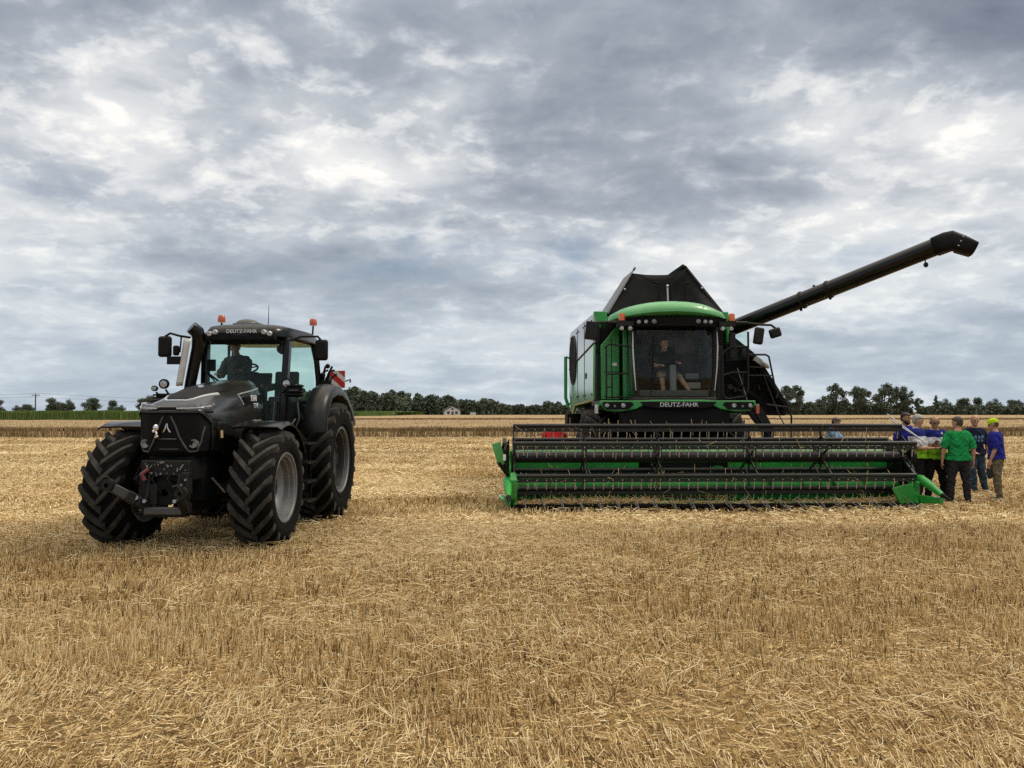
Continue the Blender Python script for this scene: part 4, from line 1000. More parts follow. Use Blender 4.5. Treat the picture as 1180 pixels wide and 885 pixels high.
b = MB(); b.tube([(-.25, .06, -.25), (0, .03, -.1), (.24, .05, .0), (.24, .05, -.06)], .018, 6); b.tube([(0, .03, -.1), (0, .03, -.3), (-.15, -.2, -.4)], .02, 6); b.build('board_bracket', PLAST, wb)
# light coloured lever and rear linkage mass
b = MB(); b.box((0, 3.7, 1.0), (1.0, .5, .7)); b.box((0, 3.95, .65), (.3, .5, .12)); b.build('rear_linkage', DARK, TX, bevel=.03)
# ================================================================== combine harvester
GREEN = mat('combine_green', (.010, .26, .032), .32, spec=.5, coat=.5, vary=.10, vscale=2, dust=.14, dustcol=(.16, .16, .08))
GREENR = mat('roof_green_sheen', (.095, .36, .12), .42, spec=.5, coat=.35, vary=.06, vscale=2)  # roof green lightened in the colour to stand for reflected sky
GREEND = mat('header_green', (.009, .31, .036), .42, spec=.4, vary=.18, vscale=3, dust=.25, dustcol=(.14, .13, .06))
PALE_SHEEN = mat('pale_green_sheen', (.13, .36, .17), .22, spec=.5, coat=.8, vary=.05, vscale=1, dust=.12, dustcol=(.25, .24, .18))  # cover green paled in the colour for its grazing sky reflection
SHEENP = mat('upper_cover_sheen', (.34, .34, .36), .25, metal=.25, coat=.7, vary=.05, vscale=1, dust=.12, dustcol=(.3, .28, .24))  # silver instead of green: sky sheen painted into the upper cover
MBLK = mat('machine_black', (.0055, .0055, .006), .5, spec=.25, vary=.2, vscale=3, dust=.12)
REELM = mat('reel_black', (.0085, .0085, .0098), .36, spec=.4, vary=.2, vscale=5, dust=.10, dustcol=(.10, .085, .06))
TARP = mat('tank_tarp', (.0075, .008, .0092), .7, spec=.15, vary=.2, vscale=1.2, bump=.1, bscale=4)
TARPL = mat('tank_lid', (.16, .155, .155), .4, metal=.4, vary=.1, vscale=2)
TINE = mat('tine_steel', (.50, .48, .44), .4, metal=.6)
ROLL = mat('roller_grey', (.0065, .007, .0095), .38, spec=.3, vary=.2, vscale=6, dust=.05)
GLASS_C = glass_mat('combine_glass', (.80, .86, .84), ior=1.32)
CABIN = mat('cabin_brown', (.040, .031, .024), .7, vary=.3, vscale=4)

CX = thing('combine_harvester', 'green combine harvester with wide header, raised black grain tank and its auger swung out', 'combine harvester', (3.52, 14.55, 0), R(2.0))
HX = .28
# ---- chassis, wheels
b = MB(); b.box((0, 5.4, 1.45), (2.3, 5.0, 1.15)); b.box((0, 3.3, 1.25), (1.6, .9, .7)); b.box((0, 5.5, 3.0), (2.86, 4.9, 1.9)); chs = b.build('chassis', DARK, CX, bevel=.03)
for x in (-1.48, 1.48): wheel(CX, x, 3.25, .95, .62, .44, 20, .055, 1 if x > 0 else -1, True)
for x in (-1.25, 1.25): wheel(CX, x, 6.9, .68, .45, .33, 18, .045, 1 if x > 0 else -1, True)
b = MB(); b.cyl((-1.4, 3.25, .95), (1.4, 3.25, .95), .2, n=16); b.box((0, 3.25, 1.0), (1.5, .5, .5)); b.cyl((-1.2, 6.9, .68), (1.2, 6.9, .68), .1, n=12); b.build('axle', DARK, CX, bevel=.02)
# feeder house down to the header
b = MB(); pr = [(1.15, .35), (1.15, .95), (3.2, 1.85), (3.4, 1.2)]; b.prism(pr, -.55, .95, 'yz'); b.build('feeder_house', MBLK, CX, bevel=.02)
b = MB(); b.tube([(-.65, 1.3, .7), (-.62, 3.0, 1.0)], .05, 10); b.tube([(1.05, 1.3, .7), (1.02, 3.0, 1.0)], .05, 10); b.build('lift_ram', GREYM, CX)
# ---- side covers
for s in (-1,):
    x0, x1 = s * 1.50, s * 1.57
    up = [(3.02, 3.40), (3.05, 4.02), (3.25, 4.10), (7.6, 4.13), (7.95, 4.02), (8.12, 3.6), (8.10, 3.09)]
    lo = [(3.10, 2.10), (3.02, 3.385), (8.10, 3.075), (8.05, 2.35), (7.75, 1.85), (7.3, 1.78), (6.8, 2.02)]
    b = MB(); b.prism(up, x0, x1, 'yz'); b.build('upper_side_cover', SHEENP, CX, bevel=.03, seg=3)
    b = MB(); b.prism(lo, x0, x1, 'yz'); b.build('lower_side_cover', PALE_SHEEN, CX, bevel=.03, seg=3)
    b = MB(); b.bar((s * 1.575, 3.03, 3.39), (s * 1.575, 8.1, 3.083), .008, .035); b.build('cover_seam', DARK, CX)
    b = MB(); n = 28; b.prism([(7.02 + .74 * math.cos(a), 3.28 + .66 * math.sin(a)) for a in np.linspace(0, 2 * math.pi, n, endpoint=False)], s * 1.565, s * 1.582, 'yz'); vt = b.build('air_intake', DARK, CX)
    b = MB()
    for k in range(-8, 9):
        q = k / 9; hw = .62 * math.sqrt(1 - q * q); b.bar((s * 1.59, 7.02 + .70 * q, 3.28 - hw), (s * 1.59, 7.02 + .70 * q, 3.28 + hw), .012, .02, up=(0, 1, 0))
    b.tube([(s * 1.585, 7.02 + .75 * math.cos(a), 3.28 + .67 * math.sin(a)) for a in np.linspace(0, 2 * math.pi, 33)], .022, 6, caps=False)
    b.build('intake_grille', MBLK, vt)
    b = MB(); b.box((s * 1.575, 4.3, 2.72), (.012, .22, .14)); b.build('cover_latch', MBLK, CX, bevel=.003)
    b = MB(); b.tube([(s * 1.60, 8.0, 2.0), (s * 1.68, 8.0, 2.25), (s * 1.68, 8.0, 3.45)], .05, 8); b.tube([(s * 1.55, 8.0, 3.4), (s * 1.68, 8.0, 3.45)], .03, 6); b.tube([(s * 1.55, 8.0, 2.1), (s * 1.66, 8.0, 2.0)], .03, 6); b.build('rear_handrail', GREEN, CX)
for y_ in (4.6, 6.0):
    b = MB(); b.bar((-1.574, y_, 2.15), (-1.574, y_, 4.05), .007, .02, up=(0, 1, 0)); b.build('panel_gap', DARK, CX)
for y_ in (3.3, 4.4, 4.8, 5.8, 6.2, 7.6):
    for z_ in (2.25, 3.95):
        b = MB(); b.cyl((-1.57, y_, z_), (-1.585, y_, z_), .022, n=8); b.build('cover_bolt', MBLK, CX)
# green shoulder between side cover and tank
for x_, w_ in ((-1.40, .30), (1.38, .34)):
    b = MB(); b.box((x_, 3.10, 3.94), (w_, .10, .40)); b.build('tank_shoulder', GREEN, CX, bevel=.015)
b = MB(); b.box((-1.465, 3.0, 2.62), (.09, .12, 1.05)); b.box((-1.46, 3.02, 3.5), (.07, .10, .7)); b.build('corner_post', MBLK, CX, bevel=.015)
b = MB(); b.prism([(3.02, 3.42), (3.1, 4.1), (7.8, 4.1), (8.1, 3.4)], 1.50, 1.57, 'yz'); b.build('upper_side_cover', GREEN, CX, bevel=.03)
b = MB(); b.box((0, 7.98, 3.0), (3.0, .14, 2.1)); b.build('rear_cover', GREEN, CX, bevel=.05)
# front wall panels left and right of the cab
b = MB(); b.prism([(-1.415, 2.12), (-1.415, 3.35), (-1.05, 3.78), (-.985, 3.78), (-.985, 2.12)], 2.93, 3.01, 'xz'); b.build('front_panel', GREEN, CX, bevel=.02, seg=3)
b = MB(); b.prism([(-.93, 2.12), (-.93, 3.70), (-.72, 3.70), (-.72, 2.12)], 2.80, 2.9, 'xz'); b.build('front_panel', GREEN, CX, bevel=.02)
b = MB(); b.prism([(.84, 2.12), (.84, 3.45), (1.0, 3.45), (1.20, 3.1), (1.20, 2.12)], 2.93, 3.01, 'xz'); b.build('front_panel', GREEN, CX, bevel=.02, seg=3)
b = MB(); b.box((1.25, 2.98, 2.62), (.10, .08, 1.0)); b.box((1.33, 3.06, 2.7), (.12, .1, 1.3)); b.build('corner_post', MBLK, CX, bevel=.015)
for x_, y_, z0_, z1_ in ((-1.17, 2.925, 2.16, 3.5), (-.825, 2.795, 2.16, 3.66), (1.02, 2.925, 2.16, 3.4)):
    b = MB(); b.bar((x_, y_, z0_), (x_, y_, z1_), .014, .006, up=(0, 1, 0)); b.build('panel_gap', DARK, CX)
b = MB(); b.bar((-1.35, 2.925, 2.75), (-.99, 2.925, 2.75), .006, .014, up=(0, 0, 1)); b.build('panel_gap', DARK, CX)
for x_, z_ in ((-1.32, 2.2), (-1.32, 3.3), (-1.03, 2.2), (-1.03, 3.6), (.88, 2.2), (.88, 3.38), (1.16, 2.2), (1.16, 3.05)):
    b = MB(); b.cyl((x_, 2.93, z_), (x_, 2.915, z_), .016, n=8); b.build('panel_bolt', MBLK, CX)
b = MB(); b.box((1.06, 2.922, 2.32), (.16, .006, .03)); b.box((-1.1, 2.922, 2.92), (.10, .006, .07)); b.build('warning_sticker', WHT, CX)
# ---- platform and bumper
b = MB(); b.box((0, 2.35, 2.035), (3.20, 1.5, .10)); b.build('platform', MBLK, CX, bevel=.01)
b = MB()
b.prism([(-1.63, 2.00), (-1.63, 2.085), (-.72, 2.085), (-.55, 2.10), (.55, 2.10), (.72, 2.085), (1.63, 2.085), (1.63, 2.00), (1.50, 1.865), (1.2, 1.85), (.88, 1.905), (.72, 1.985), (-.72, 1.985), (-.88, 1.905), (-1.2, 1.85), (-1.50, 1.865)], 1.56, 1.66, 'xz')
bump = b.build('front_bumper', GREEN, CX, bevel=.02, seg=3)
b = MB(); b.prism([(-.80, 2.06), (.80, 2.06), (.70, 1.955), (.45, 1.915), (-.45, 1.915), (-.70, 1.955)], 1.520, 1.575, 'xz'); b.build('name_panel', DARK, bump, bevel=.012)
text_obj('front_lettering', 'DEUTZ-FAHR', .12, SILV, bump, (.0, 1.512, 1.995), (math.pi / 2, 0, 0), .004, width=.80)
for s in (-1, 1):
    b = MB(); b.prism([(s * 1.58, 2.055), (s * .98, 2.055), (s * .94, 2.0), (s * 1.05, 1.90), (s * 1.5, 1.895), (s * 1.58, 1.99)], 1.52, 1.575, 'xz'); lb = b.build('light_housing', DARK, bump, bevel=.008)
    for x, r in ((1.50, .042), (1.34, .028), (1.16, .046)):
        b = MB(); b.lathe([(0, -.016), (r * .6, -.014), (r * .7, -.006), (r, -.01), (r, .01)], (s * x, 1.52, 1.985 if r > .03 else 1.97), 'y', 18); b.build('headlight', LENSW if r != .028 else LENSG, lb)
    b = MB(); b.box((s * 1.70, 1.66, 1.90), (.07, .05, .18)); b.build('marker_lamp', ORNG if s > 0 else SILV, bump, bevel=.008)
    b = MB(); b.box((s * 1.675, 1.66, 1.99), (.12, .04, .05)); b.build('lamp_bracket', GREEN, bump, bevel=.008)
b = MB(); b.box((0, 1.78, 1.90), (2.6, .3, .16)); b.box((0, 2.0, 1.7), (2.2, .8, .4)); b.build('underframe', DARK, CX)
# ---- cab
b = MB(); b.box((0, 3.02, 2.9), (1.70, .06, 1.65)); b.box((0, 2.35, 2.12), (1.7, 1.3, .08)); cabc = b.build('cab', CABIN, CX, bevel=.01)
def arc_ring(z, w, yf, bulge, n=17, x0=-1., x1=1.): return [(x * w, yf + bulge * x * x, z) for x in np.linspace(x0, x1, n)]
b = MB(); b.loft([arc_ring(2.13, .78, 1.70, .16), arc_ring(2.7, .83, 1.66, .17), arc_ring(3.3, .86, 1.68, .18), arc_ring(3.72, .86, 1.74, .18)], caps=False, closed=False); b.build('windscreen', GLASS_C, cabc, smooth=60)
for s in (-1, 1):
    b = MB(); b.tube([(s * .80, 1.87, 2.10), (s * .855, 1.84, 2.7), (s * .885, 1.86, 3.3), (s * .885, 1.93, 3.75)], .05, 10); b.build('front_pillar', MBLK, cabc)
    b = MB(); b.tube([(s * .84, 1.80, 2.3), (s * .885, 1.77, 2.8), (s * .905, 1.78, 3.2), (s * .90, 1.80, 3.55)], [.010, .017, .017, .008], 8); b.build('pillar_glint', SILV, cabc)  # silver strip standing in for light reflected along the pillar
    b = MB(); b.add([(s * .83, 1.9, 2.12), (s * .86, 2.95, 2.12), (s * .90, 2.95, 3.72), (s * .89, 1.95, 3.72)], [(0, 1, 2, 3)]); b.build('side_window', GLASS_C, cabc, smooth=0)
    b = MB(); b.bar((s * .86, 2.95, 2.1), (s * .90, 2.95, 3.75), .07, .08, up=(0, 1, 0)); b.build('rear_pillar', MBLK, cabc)
# roof cap, arched
b = MB(); rings = []
def roof_ring(k, z, fr, arch):
    pts = []; y0, y1, w = 1.36, 3.15, 1.30
    for a in np.linspace(0, 2 * math.pi, 57)[:-1]:
        c, s_ = math.cos(a), math.sin(a); n = 3.4
        px = w * k * math.copysign(abs(c) ** (2 / n), c); py = (y0 + y1) / 2 + ((y1 - y0) / 2 - fr) * math.copysign(abs(s_) ** (2 / n), s_)
        q = px / w; pts.append((px - .08, py + .34 * q * q * (1 if s_ < 0 else 0), z + arch * (1 - q * q)))
    return pts
for k, z, fr, arch in ((.93, 3.79, .06, .10), (1.0, 3.81, .0, .12), (1.0, 3.86, .0, .13), (.96, 3.93, .07, .16), (.80, 3.99, .25, .18), (.4, 4.05, .55, .14)): rings.append(roof_ring(k, z, fr, arch))
b.loft(rings); rf = b.build('cab_roof', GREENR, CX, smooth=50)
for xs in ((-.42, -.10), (.50, .53)):
    b = MB(); pts = []
    for i in range(9):
        t = i / 8; x = xs[0] + (xs[1] - xs[0]) * (1 - t) if False else xs[1] + (xs[0] - xs[1]) * t
        y = 1.42 + .75 * t; q = (x + .08) / 1.3; pts.append((x, y + .34 * q * q * .6, 3.90 + .16 * (1 - q * q) + .10 * min(1, t * 1.6)))
    b.tube(pts, .008, 5); b.build('roof_seam', DARK, rf)
b = MB(); b.loft([arc_ring(3.64, 1.05, 1.50, .34, 17), arc_ring(3.83, 1.12, 1.46, .34, 17), [(x, y + .5, z) for x, y, z in arc_ring(3.85, 1.12, 1.46, .34, 17)], [(x, y + .5, z) for x, y, z in arc_ring(3.64, 1.05, 1.5, .34, 17)]] , caps=False, closed=False); b.build('roof_visor', DARK, rf)
for x in (-.80, -.66, -.50, .42, .58, .71):
    b = MB(); yy = 1.47 + .34 * (x / 1.1) ** 2; r = .042 if abs(x) > .52 else .05
    b.lathe([(0, -.03), (r * .7, -.025), (r, -.012), (r, .04)], (x, yy, 3.735), 'y', 16); b.build('roof_light', LENSW if abs(x) > .52 else LENSG, rf)
for s in (-1, 1):
    b = MB(); b.tube([(s * .95, 1.75, 3.72), (s * 1.35, 1.80, 3.74), (s * (1.48 if s < 0 else 1.55), 1.80, 3.74)], .035, 8); b.box((s * 1.08, 1.72, 3.70), (.34, .14, .10)); ra = b.build('lamp_bar', MBLK, CX)
    for x in (.98, 1.16):
        b = MB(); b.lathe([(0, -.03), (.034, -.025), (.045, -.01), (.045, .04)], (s * x, 1.66, 3.60), 'y', 16); b.tube([(s * x, 1.70, 3.6), (s * x, 1.72, 3.7)], .015, 6); b.build('work_light', LENSW, ra)
    b = MB(); bx = -1.14 if s < 0 else 1.20
    b.lathe([(0, 0), (.07, 0), (.072, .03), (.066, .13), (.058, .155), (0, .165)], (bx, 1.75, 3.77), 'z', 18); b.build('beacon', AMBER, ra)
    b = MB(); b.box((bx, 1.78, 3.76), (.16, .14, .05)); b.build('beacon_base', MBLK, ra)
b = MB(); b.box((-1.79, 1.78, 3.56), (.24, .12, .38), rot=(0, .12, 0)); b.tube([(-1.45, 1.80, 3.74), (-1.78, 1.80, 3.73)], .03, 8); b.tube([(-1.78, 1.8, 3.73), (-1.79, 1.8, 3.5)], .02, 6); b.build('mirror', MBLK, CX, bevel=.04, seg=3)
b = MB(); b.tube([(1.5, 1.80, 3.74), (1.85, 1.78, 3.70), (2.05, 1.75, 3.69), (2.15, 1.72, 3.60)], .025, 8); ma = b.build('mirror_arm', MBLK, CX)
b = MB(); b.box((1.78, 1.76, 3.46), (.20, .12, .36), rot=(0, .15, 0)); b.build('mirror', MBLK, ma, bevel=.04, seg=3)
b = MB(); b.box((2.12, 1.72, 3.52), (.24, .12, .20), rot=(0, -.3, 0)); b.build('mirror', MBLK, ma, bevel=.04, seg=3)
b = MB(); b.box((1.22, 1.80, 3.25), (.13, .10, .55)); b.build('lamp_post', MBLK, CX, bevel=.02)
# seat, column, console
b = MB(); b.box((.02, 2.62, 2.52), (.56, .52, .14)); b.box((.02, 2.92, 2.95), (.52, .12, .75)); b.box((.02, 2.65, 2.32), (.4, .4, .28)); b.build('seat', SEATM, cabc, bevel=.04, seg=3)
b = MB(); b.bar((.0, 2.0, 2.14), (.02, 2.12, 2.86), .13, .12, up=(0, 1, 0)); b.build('steering_column', mat('column_grey', (.13, .135, .14), .5), cabc, bevel=.02)
b = MB(); c = Vector((.02, 2.16, 2.92)); q = Euler((R(-25), 0, 0)).to_matrix()
b.tube([c + q @ Vector((.21 * math.cos(a), .21 * math.sin(a), 0)) for a in np.linspace(0, 2 * math.pi, 29)], .016, 8, caps=False)
for a in (R(-90), R(30), R(150)): b.tube([c, c + q @ Vector((.21 * math.cos(a), .21 * math.sin(a), 0))], .013, 6)
b.build('steering_wheel', PLAST, cabc)
b = MB(); b.box((.48, 2.55, 2.62), (.30, .62, .14)); b.build('armrest_console', mat('console_grey', (.10, .10, .10), .5), cabc, bevel=.03)
b = MB(); b.box((.50, 2.30, 2.42), (.34, .06, .14)); b.build('instrument_box', mat('console_pale', (.20, .20, .19), .5), cabc, bevel=.01)
b = MB(); b.box((0, 1.98, 2.24), (1.5, .1, .14)); b.build('dashboard', mat('console_dark', (.05, .055, .055), .5), cabc, bevel=.02)
b = MB(); b.box((.25, 2.98, 3.35), (.6, .04, .4)); b.box((-.5, 2.98, 3.2), (.4, .04, .3)); b.build('rear_shelf', mat('shelf_brown', (.06, .05, .04), .6), cabc, bevel=.02)
b = MB(); b.tube([(-.55, 1.70, 2.2), (-.52, 1.645, 2.8), (-.50, 1.66, 3.45)], .012, 6); b.build('wiper', PLAST, cabc)
# ---- handrails
b = MB()
b.tube([(-1.48, 1.72, 2.08), (-1.48, 1.72, 3.22), (-1.42, 1.72, 3.27), (-.95, 1.72, 3.22)], .02, 8)
b.tube([(-1.48, 1.72, 2.64), (-1.0, 1.72, 2.66)], .018, 8); b.tube([(-1.36, 1.72, 2.08), (-1.36, 1.72, 2.64)], .018, 8); b.tube([(-1.48, 1.72, 2.15), (-.95, 1.72, 2.16)], .016, 8); b.tube([(-1.48, 1.72, 2.36), (-1.36, 1.72, 2.38)], .016, 8)
b.build('handrail', MBLK, CX)
b = MB(); fr = [(1.02, 2.15), (.99, 2.25), (.99, 3.05), (1.05, 3.15), (1.20, 3.22), (1.52, 3.23)]
b.tube([(x, 1.72, z) for x, z in fr] + [(1.53, 1.72, 3.1), (1.53, 1.72, 2.35), (1.48, 1.72, 2.18), (1.10, 1.72, 2.12), (1.02, 1.72, 2.15)], .02, 8)
b.tube([(1.0, 1.72, 2.62), (1.2, 1.72, 2.68), (1.55, 1.72, 2.68)], .018, 8); b.tube([(1.42, 1.72, 2.14), (1.42, 1.72, 2.68)], .012, 6); b.build('handrail', MBLK, CX)
b = MB(); b.tube([(1.53, 1.75, 2.65), (1.53, 1.75, 3.05), (1.6, 1.75, 3.06), (1.92, 1.75, 3.06), (1.99, 1.75, 3.02), (2.10, 1.75, 2.45), (2.18, 1.75, 2.25), (2.14, 1.75, 2.15)], .022, 8); b.tube([(1.53, 1.75, 2.62), (2.04, 1.75, 2.62)], .014, 6); b.tube([(1.53, 1.75, 2.8), (1.85, 1.75, 2.79)], .012, 6); b.tube([(1.88, 1.75, 2.6), (2.15, 1.6, 1.75), (2.2, 1.5, 1.6)], .012, 6); b.build('ladder_rail', GREYM, CX)
b = MB(); b.bar((1.56, 1.78, 3.0), (1.56, 1.78, 3.55), .035, .035); b.ball((1.46, 1.74, 3.07), (.07, .05, .12)); b.build('door_post', MBLK, CX)
b = MB(); b.add([(1.22, 2.2, 2.95), (1.54, 1.82, 2.95), (1.54, 1.82, 3.58), (1.22, 2.2, 3.45)], [(0, 1, 2, 3)]); b.build('door_window', GLASS_T, CX, smooth=0)
b = MB(); b.tube([(1.58, 1.8, 2.05), (2.0, 1.85, 1.35), (2.05, 1.85, .45)], .03, 8); b.tube([(1.95, 1.8, 2.0), (2.4, 1.85, 1.95), (2.5, 1.85, 1.75), (2.45, 1.85, .45)], .02, 8); b.prism([(1.50, 1.98), (1.9, 1.95), (2.15, 1.5), (2.15, .5), (1.92, .5), (1.92, 1.4)], 1.95, 2.05, 'xz')
ld = b.build('ladder', MBLK, CX)
for z in (.55, .85, 1.15, 1.45):
    b = MB(); b.box((2.25, 1.88, z), (.42, .14, .03)); b.build('rung', MBLK, ld)
# ---- raised side cover on the right, seen from its dark inside
b = MB()
for y0, y1 in ((3.9, 8.6),):
    b.prism([(1.58, 3.95), (2.42, 3.28), (2.62, 3.05), (3.20, 2.12), (3.28, 1.98), (3.18, 1.76), (3.10, 1.76), (3.16, 1.98), (3.08, 2.10), (2.52, 2.98), (2.34, 3.18), (1.55, 3.80)], y0, y1, 'xz')
b.prism([(1.56, 3.75), (2.36, 3.18), (3.10, 2.05), (3.10, 1.80), (2.75, 1.86), (2.3, 1.95), (1.58, 2.05)], 4.3, 4.36, 'xz')
b.build('raised_side_cover', DARK, CX, bevel=.01)
b = MB(); b.box((2.55, 3.86, 3.05), (.30, .10, .12), rot=(0, .6, 0)); b.ball((2.66, 3.82, 2.98), (.14, .06, .06), rot=(0, .7, 0)); b.build('cover_lamp', mat('lamp_grey', (.3, .3, .3), .4), CX)
b = MB(); b.tube([(2.0, 3.85, 2.9), (2.25, 3.8, 2.0)], .012, 6); b.build('gas_strut', STEEL, CX)
b = MB()
for i in range(10): b.cyl((1.6 + .12 * i, 4.25, 2.3 + .25 * random.random()), (1.6 + .12 * i, 4.31, 2.3 + .2 * random.random()), .10 * random.uniform(.5, 1), n=14)
b.tube([(1.7, 4.2, 2.9), (2.2, 4.2, 2.5), (2.7, 4.2, 2.1)], .03, 6); b.build('belt_drives', MBLK, CX)
# lower black guards between body and ground
b = MB(); b.prism([(1.6, 2.0), (2.1, 1.6), (2.0, .9), (1.7, .9)], 4.0, 6.0, 'xz'); b.build('side_guard', DARK, CX)
b = MB(); b.box((-1.3, 8.2, 1.62), (.7, .7, .35)); b.build('straw_spreader', DARK, CX, bevel=.02)
# ---- grain tank extension
TK = thing('grain_tank_cover', None, None, (.27, 0, 0)); TK.parent = CX
ty0, ty1 = 3.45, 5.3
A0, A1, B0, B1 = (-1.50, 4.10), (1.34, 4.12), (-.74, 5.22), (.48, 5.34)
b = MB()   # folded front sheet with a sag along its upper edge
top = [(-.80, 5.17), (-.45, 5.13), (-.2, 5.125), (.05, 5.13), (.2, 5.17), (.34, 5.26), (.47, 5.335)]
n = len(top); rows = []
for k in range(9):
    t = k / 8; row = []
    for i, (tx, tz) in enumerate(top):
        q = i / (n - 1); bx = A0[0] + (A1[0] - A0[0]) * q
        row.append((bx + (tx - bx) * t, ty0 + .45 * t + .05 * math.sin(3.14 * q) * math.sin(3.14 * t), 4.08 + (tz - 4.08) * t))
    rows.append(row)
b.loft(rows, caps=False, closed=False); tk = b.build('tank_front_sheet', TARP, TK, solid=.02, smooth=30)
b = MB(); b.prism([(-.70, 5.10), (-.35, 4.98), (.0, 4.95), (.2, 5.0), (.46, 5.25), (.45, 5.17), (.2, 4.93), (0, 4.88), (-.35, 4.92)], ty0 + .22, ty0 + .26, 'xz'); b.build('sheet_fold', MBLK, tk)
b = MB(); b.loft([[(-1.50, ty0, 4.10), (-.78, ty0 + .42, 5.22), (-.74, ty0 + .42, 5.22), (-1.44, ty0, 4.10)], [(-1.50, ty1, 4.10), (-.78, ty1 - .3, 5.25), (-.74, ty1 - .3, 5.25), (-1.44, ty1, 4.10)]]); b.tube([(-.76, ty0 + .40, 5.22), (-.71, ty0 + .38, 5.30)], .03, 6); b.build('tank_lid', TARPL, TK, bevel=.008)
b = MB(); b.loft([[(1.36, ty0, 4.10), (.52, ty0 + .42, 5.36), (.47, ty0 + .42, 5.36), (1.29, ty0, 4.10)], [(1.36, ty1, 4.10), (.52, ty1 - .3, 5.34), (.47, ty1 - .3, 5.34), (1.29, ty1, 4.10)]]); b.loft([[(.52, ty0 + .40, 5.34), (.56, ty0 + .40, 5.30), (.44, ty0 + .40, 5.32), (.16, ty0 + .5, 5.16), (.15, ty0 + .5, 5.185), (.44, ty0 + .40, 5.39)], [(.52, ty1 - .3, 5.34), (.56, ty1 - .3, 5.30), (.44, ty1 - .3, 5.32), (.16, ty1 - .3, 5.16), (.15, ty1 - .3, 5.185), (.44, ty1 - .3, 5.39)]]); b.build('tank_lid', MBLK, TK)
b = MB(); b.add([(-1.44, ty1, 4.10), (1.3, ty1, 4.10), (.47, ty1 - .35, 5.1), (-.74, ty1 - .35, 5.1)], [(0, 1, 2, 3)]); b.build('tank_rear_sheet', TARP, TK, solid=.02, smooth=0)
for x, z in ((-1.0, 4.74), (.84, 4.78)):
    b = MB(); b.ball((x, ty0 + .20, z), .025, 8, 6); b.build('sheet_button', SILV, tk)
b = MB(); b.tube([(-.02, ty0 - .02, 4.05), (-.02, ty0 + .05, 4.78)], .022, 8); b.ball((-.02, ty0 + .04, 4.80), .035, 8, 6); b.build('tank_ram', mat('ram_pale', (.5, .5, .5), .3, metal=.6), TK)
b = MB()
for x0 in (-.22, .42): b.tube([(x0 if x0 < 0 else x0 - .02, ty0 - .0, 4.1), (x0 * .95, ty0 + .12, 4.88), (x0 * 1.5 if x0 < 0 else x0 + .1, ty0 + .14, 4.90)], .028, 6)
b.tube([(.08, ty0 - .0, 4.1), (.08, ty0 + .12, 4.9)], .03, 6); b.build('tank_brace', DARK, TK)
# ---- unloading auger
a0, a1 = Vector((1.15, 5.25, 3.53)), Vector((5.24, .64, 5.255)); d = (a1 - a0).normalized()
b = MB(); b.tube([a0, a1], .183, 28)
ag = b.build('unloading_auger', TBLK, CX)
e1 = a1 + Vector((.10, -.03, .02)); e2 = a1 + Vector((.48, -.12, -.17))
b = MB(); rings = []
def sec(c, t, wv, hv):
    t = t.normalized(); sd = t.cross(Vector((0, 0, 1))).normalized(); up = sd.cross(t); return [c + sd * (wv * math.copysign(abs(math.cos(a)) ** .6, math.cos(a))) + up * (hv * math.copysign(abs(math.sin(a)) ** .6, math.sin(a))) for a in np.linspace(0, 2 * math.pi, 25)[:-1]]
dn = Vector((.40, -.10, -.20))
rings = [sec(a1 - d * .25, d, .186, .186), sec(a1 - d * .02, d, .190, .192), sec(a1 + d * .06 + Vector((.03, 0, -.01)), d * .6 + dn, .19, .192), sec(a1 + Vector((.20, -.05, -.06)), dn, .185, .175), sec(a1 + Vector((.44, -.11, -.18)), dn, .18, .145)]
b.loft(rings, caps=False); b.build('auger_spout', PLAST, ag, solid=.012, smooth=50)
for t in (.505, .605):
    c = a0 + (a1 - a0) * (t + .0); b = MB(); b.tube([c - d * .025, c + d * .025], .205, 28); b.build('auger_flange', MBLK, ag, bevel=.004)
for t in (.55, .50, .61):
    c = a0 + (a1 - a0) * t + Vector((0, 0, .205 if t == .55 else -.21)); b = MB(); b.ball(c, .035, 8, 6); b.build('flange_bolt', MBLK, ag)
b = MB(); c = a0 + (a1 - a0) * .93 + Vector((0, 0, -.19)); b.tube([c, c + Vector((0, 0, -.06))], .012, 6); b.ball(c + Vector((0, -.02, -.10)), (.05, .04, .055), 10, 7); b.build('auger_lamp', MBLK, ag)
for i in range(8):
    c = a0 + (a1 - a0) * (.515 + .011 * i) + Vector((0, -.13, -.135)); b = MB(); b.ball(c, .010, 6, 5); b.build('rivet', SILV, ag)
for i in range(3):
    c = a1 + Vector((.16 - .05 * i, -.24, .05 - .09 * i)); b = MB(); b.ball(c, .015, 8, 5); b.build('rivet', SILV, ag)
b = MB(); b.cyl((1.15, 5.25, 3.2), (1.15, 5.25, 3.75), .26, n=20); b.build('auger_turret', MBLK, CX)

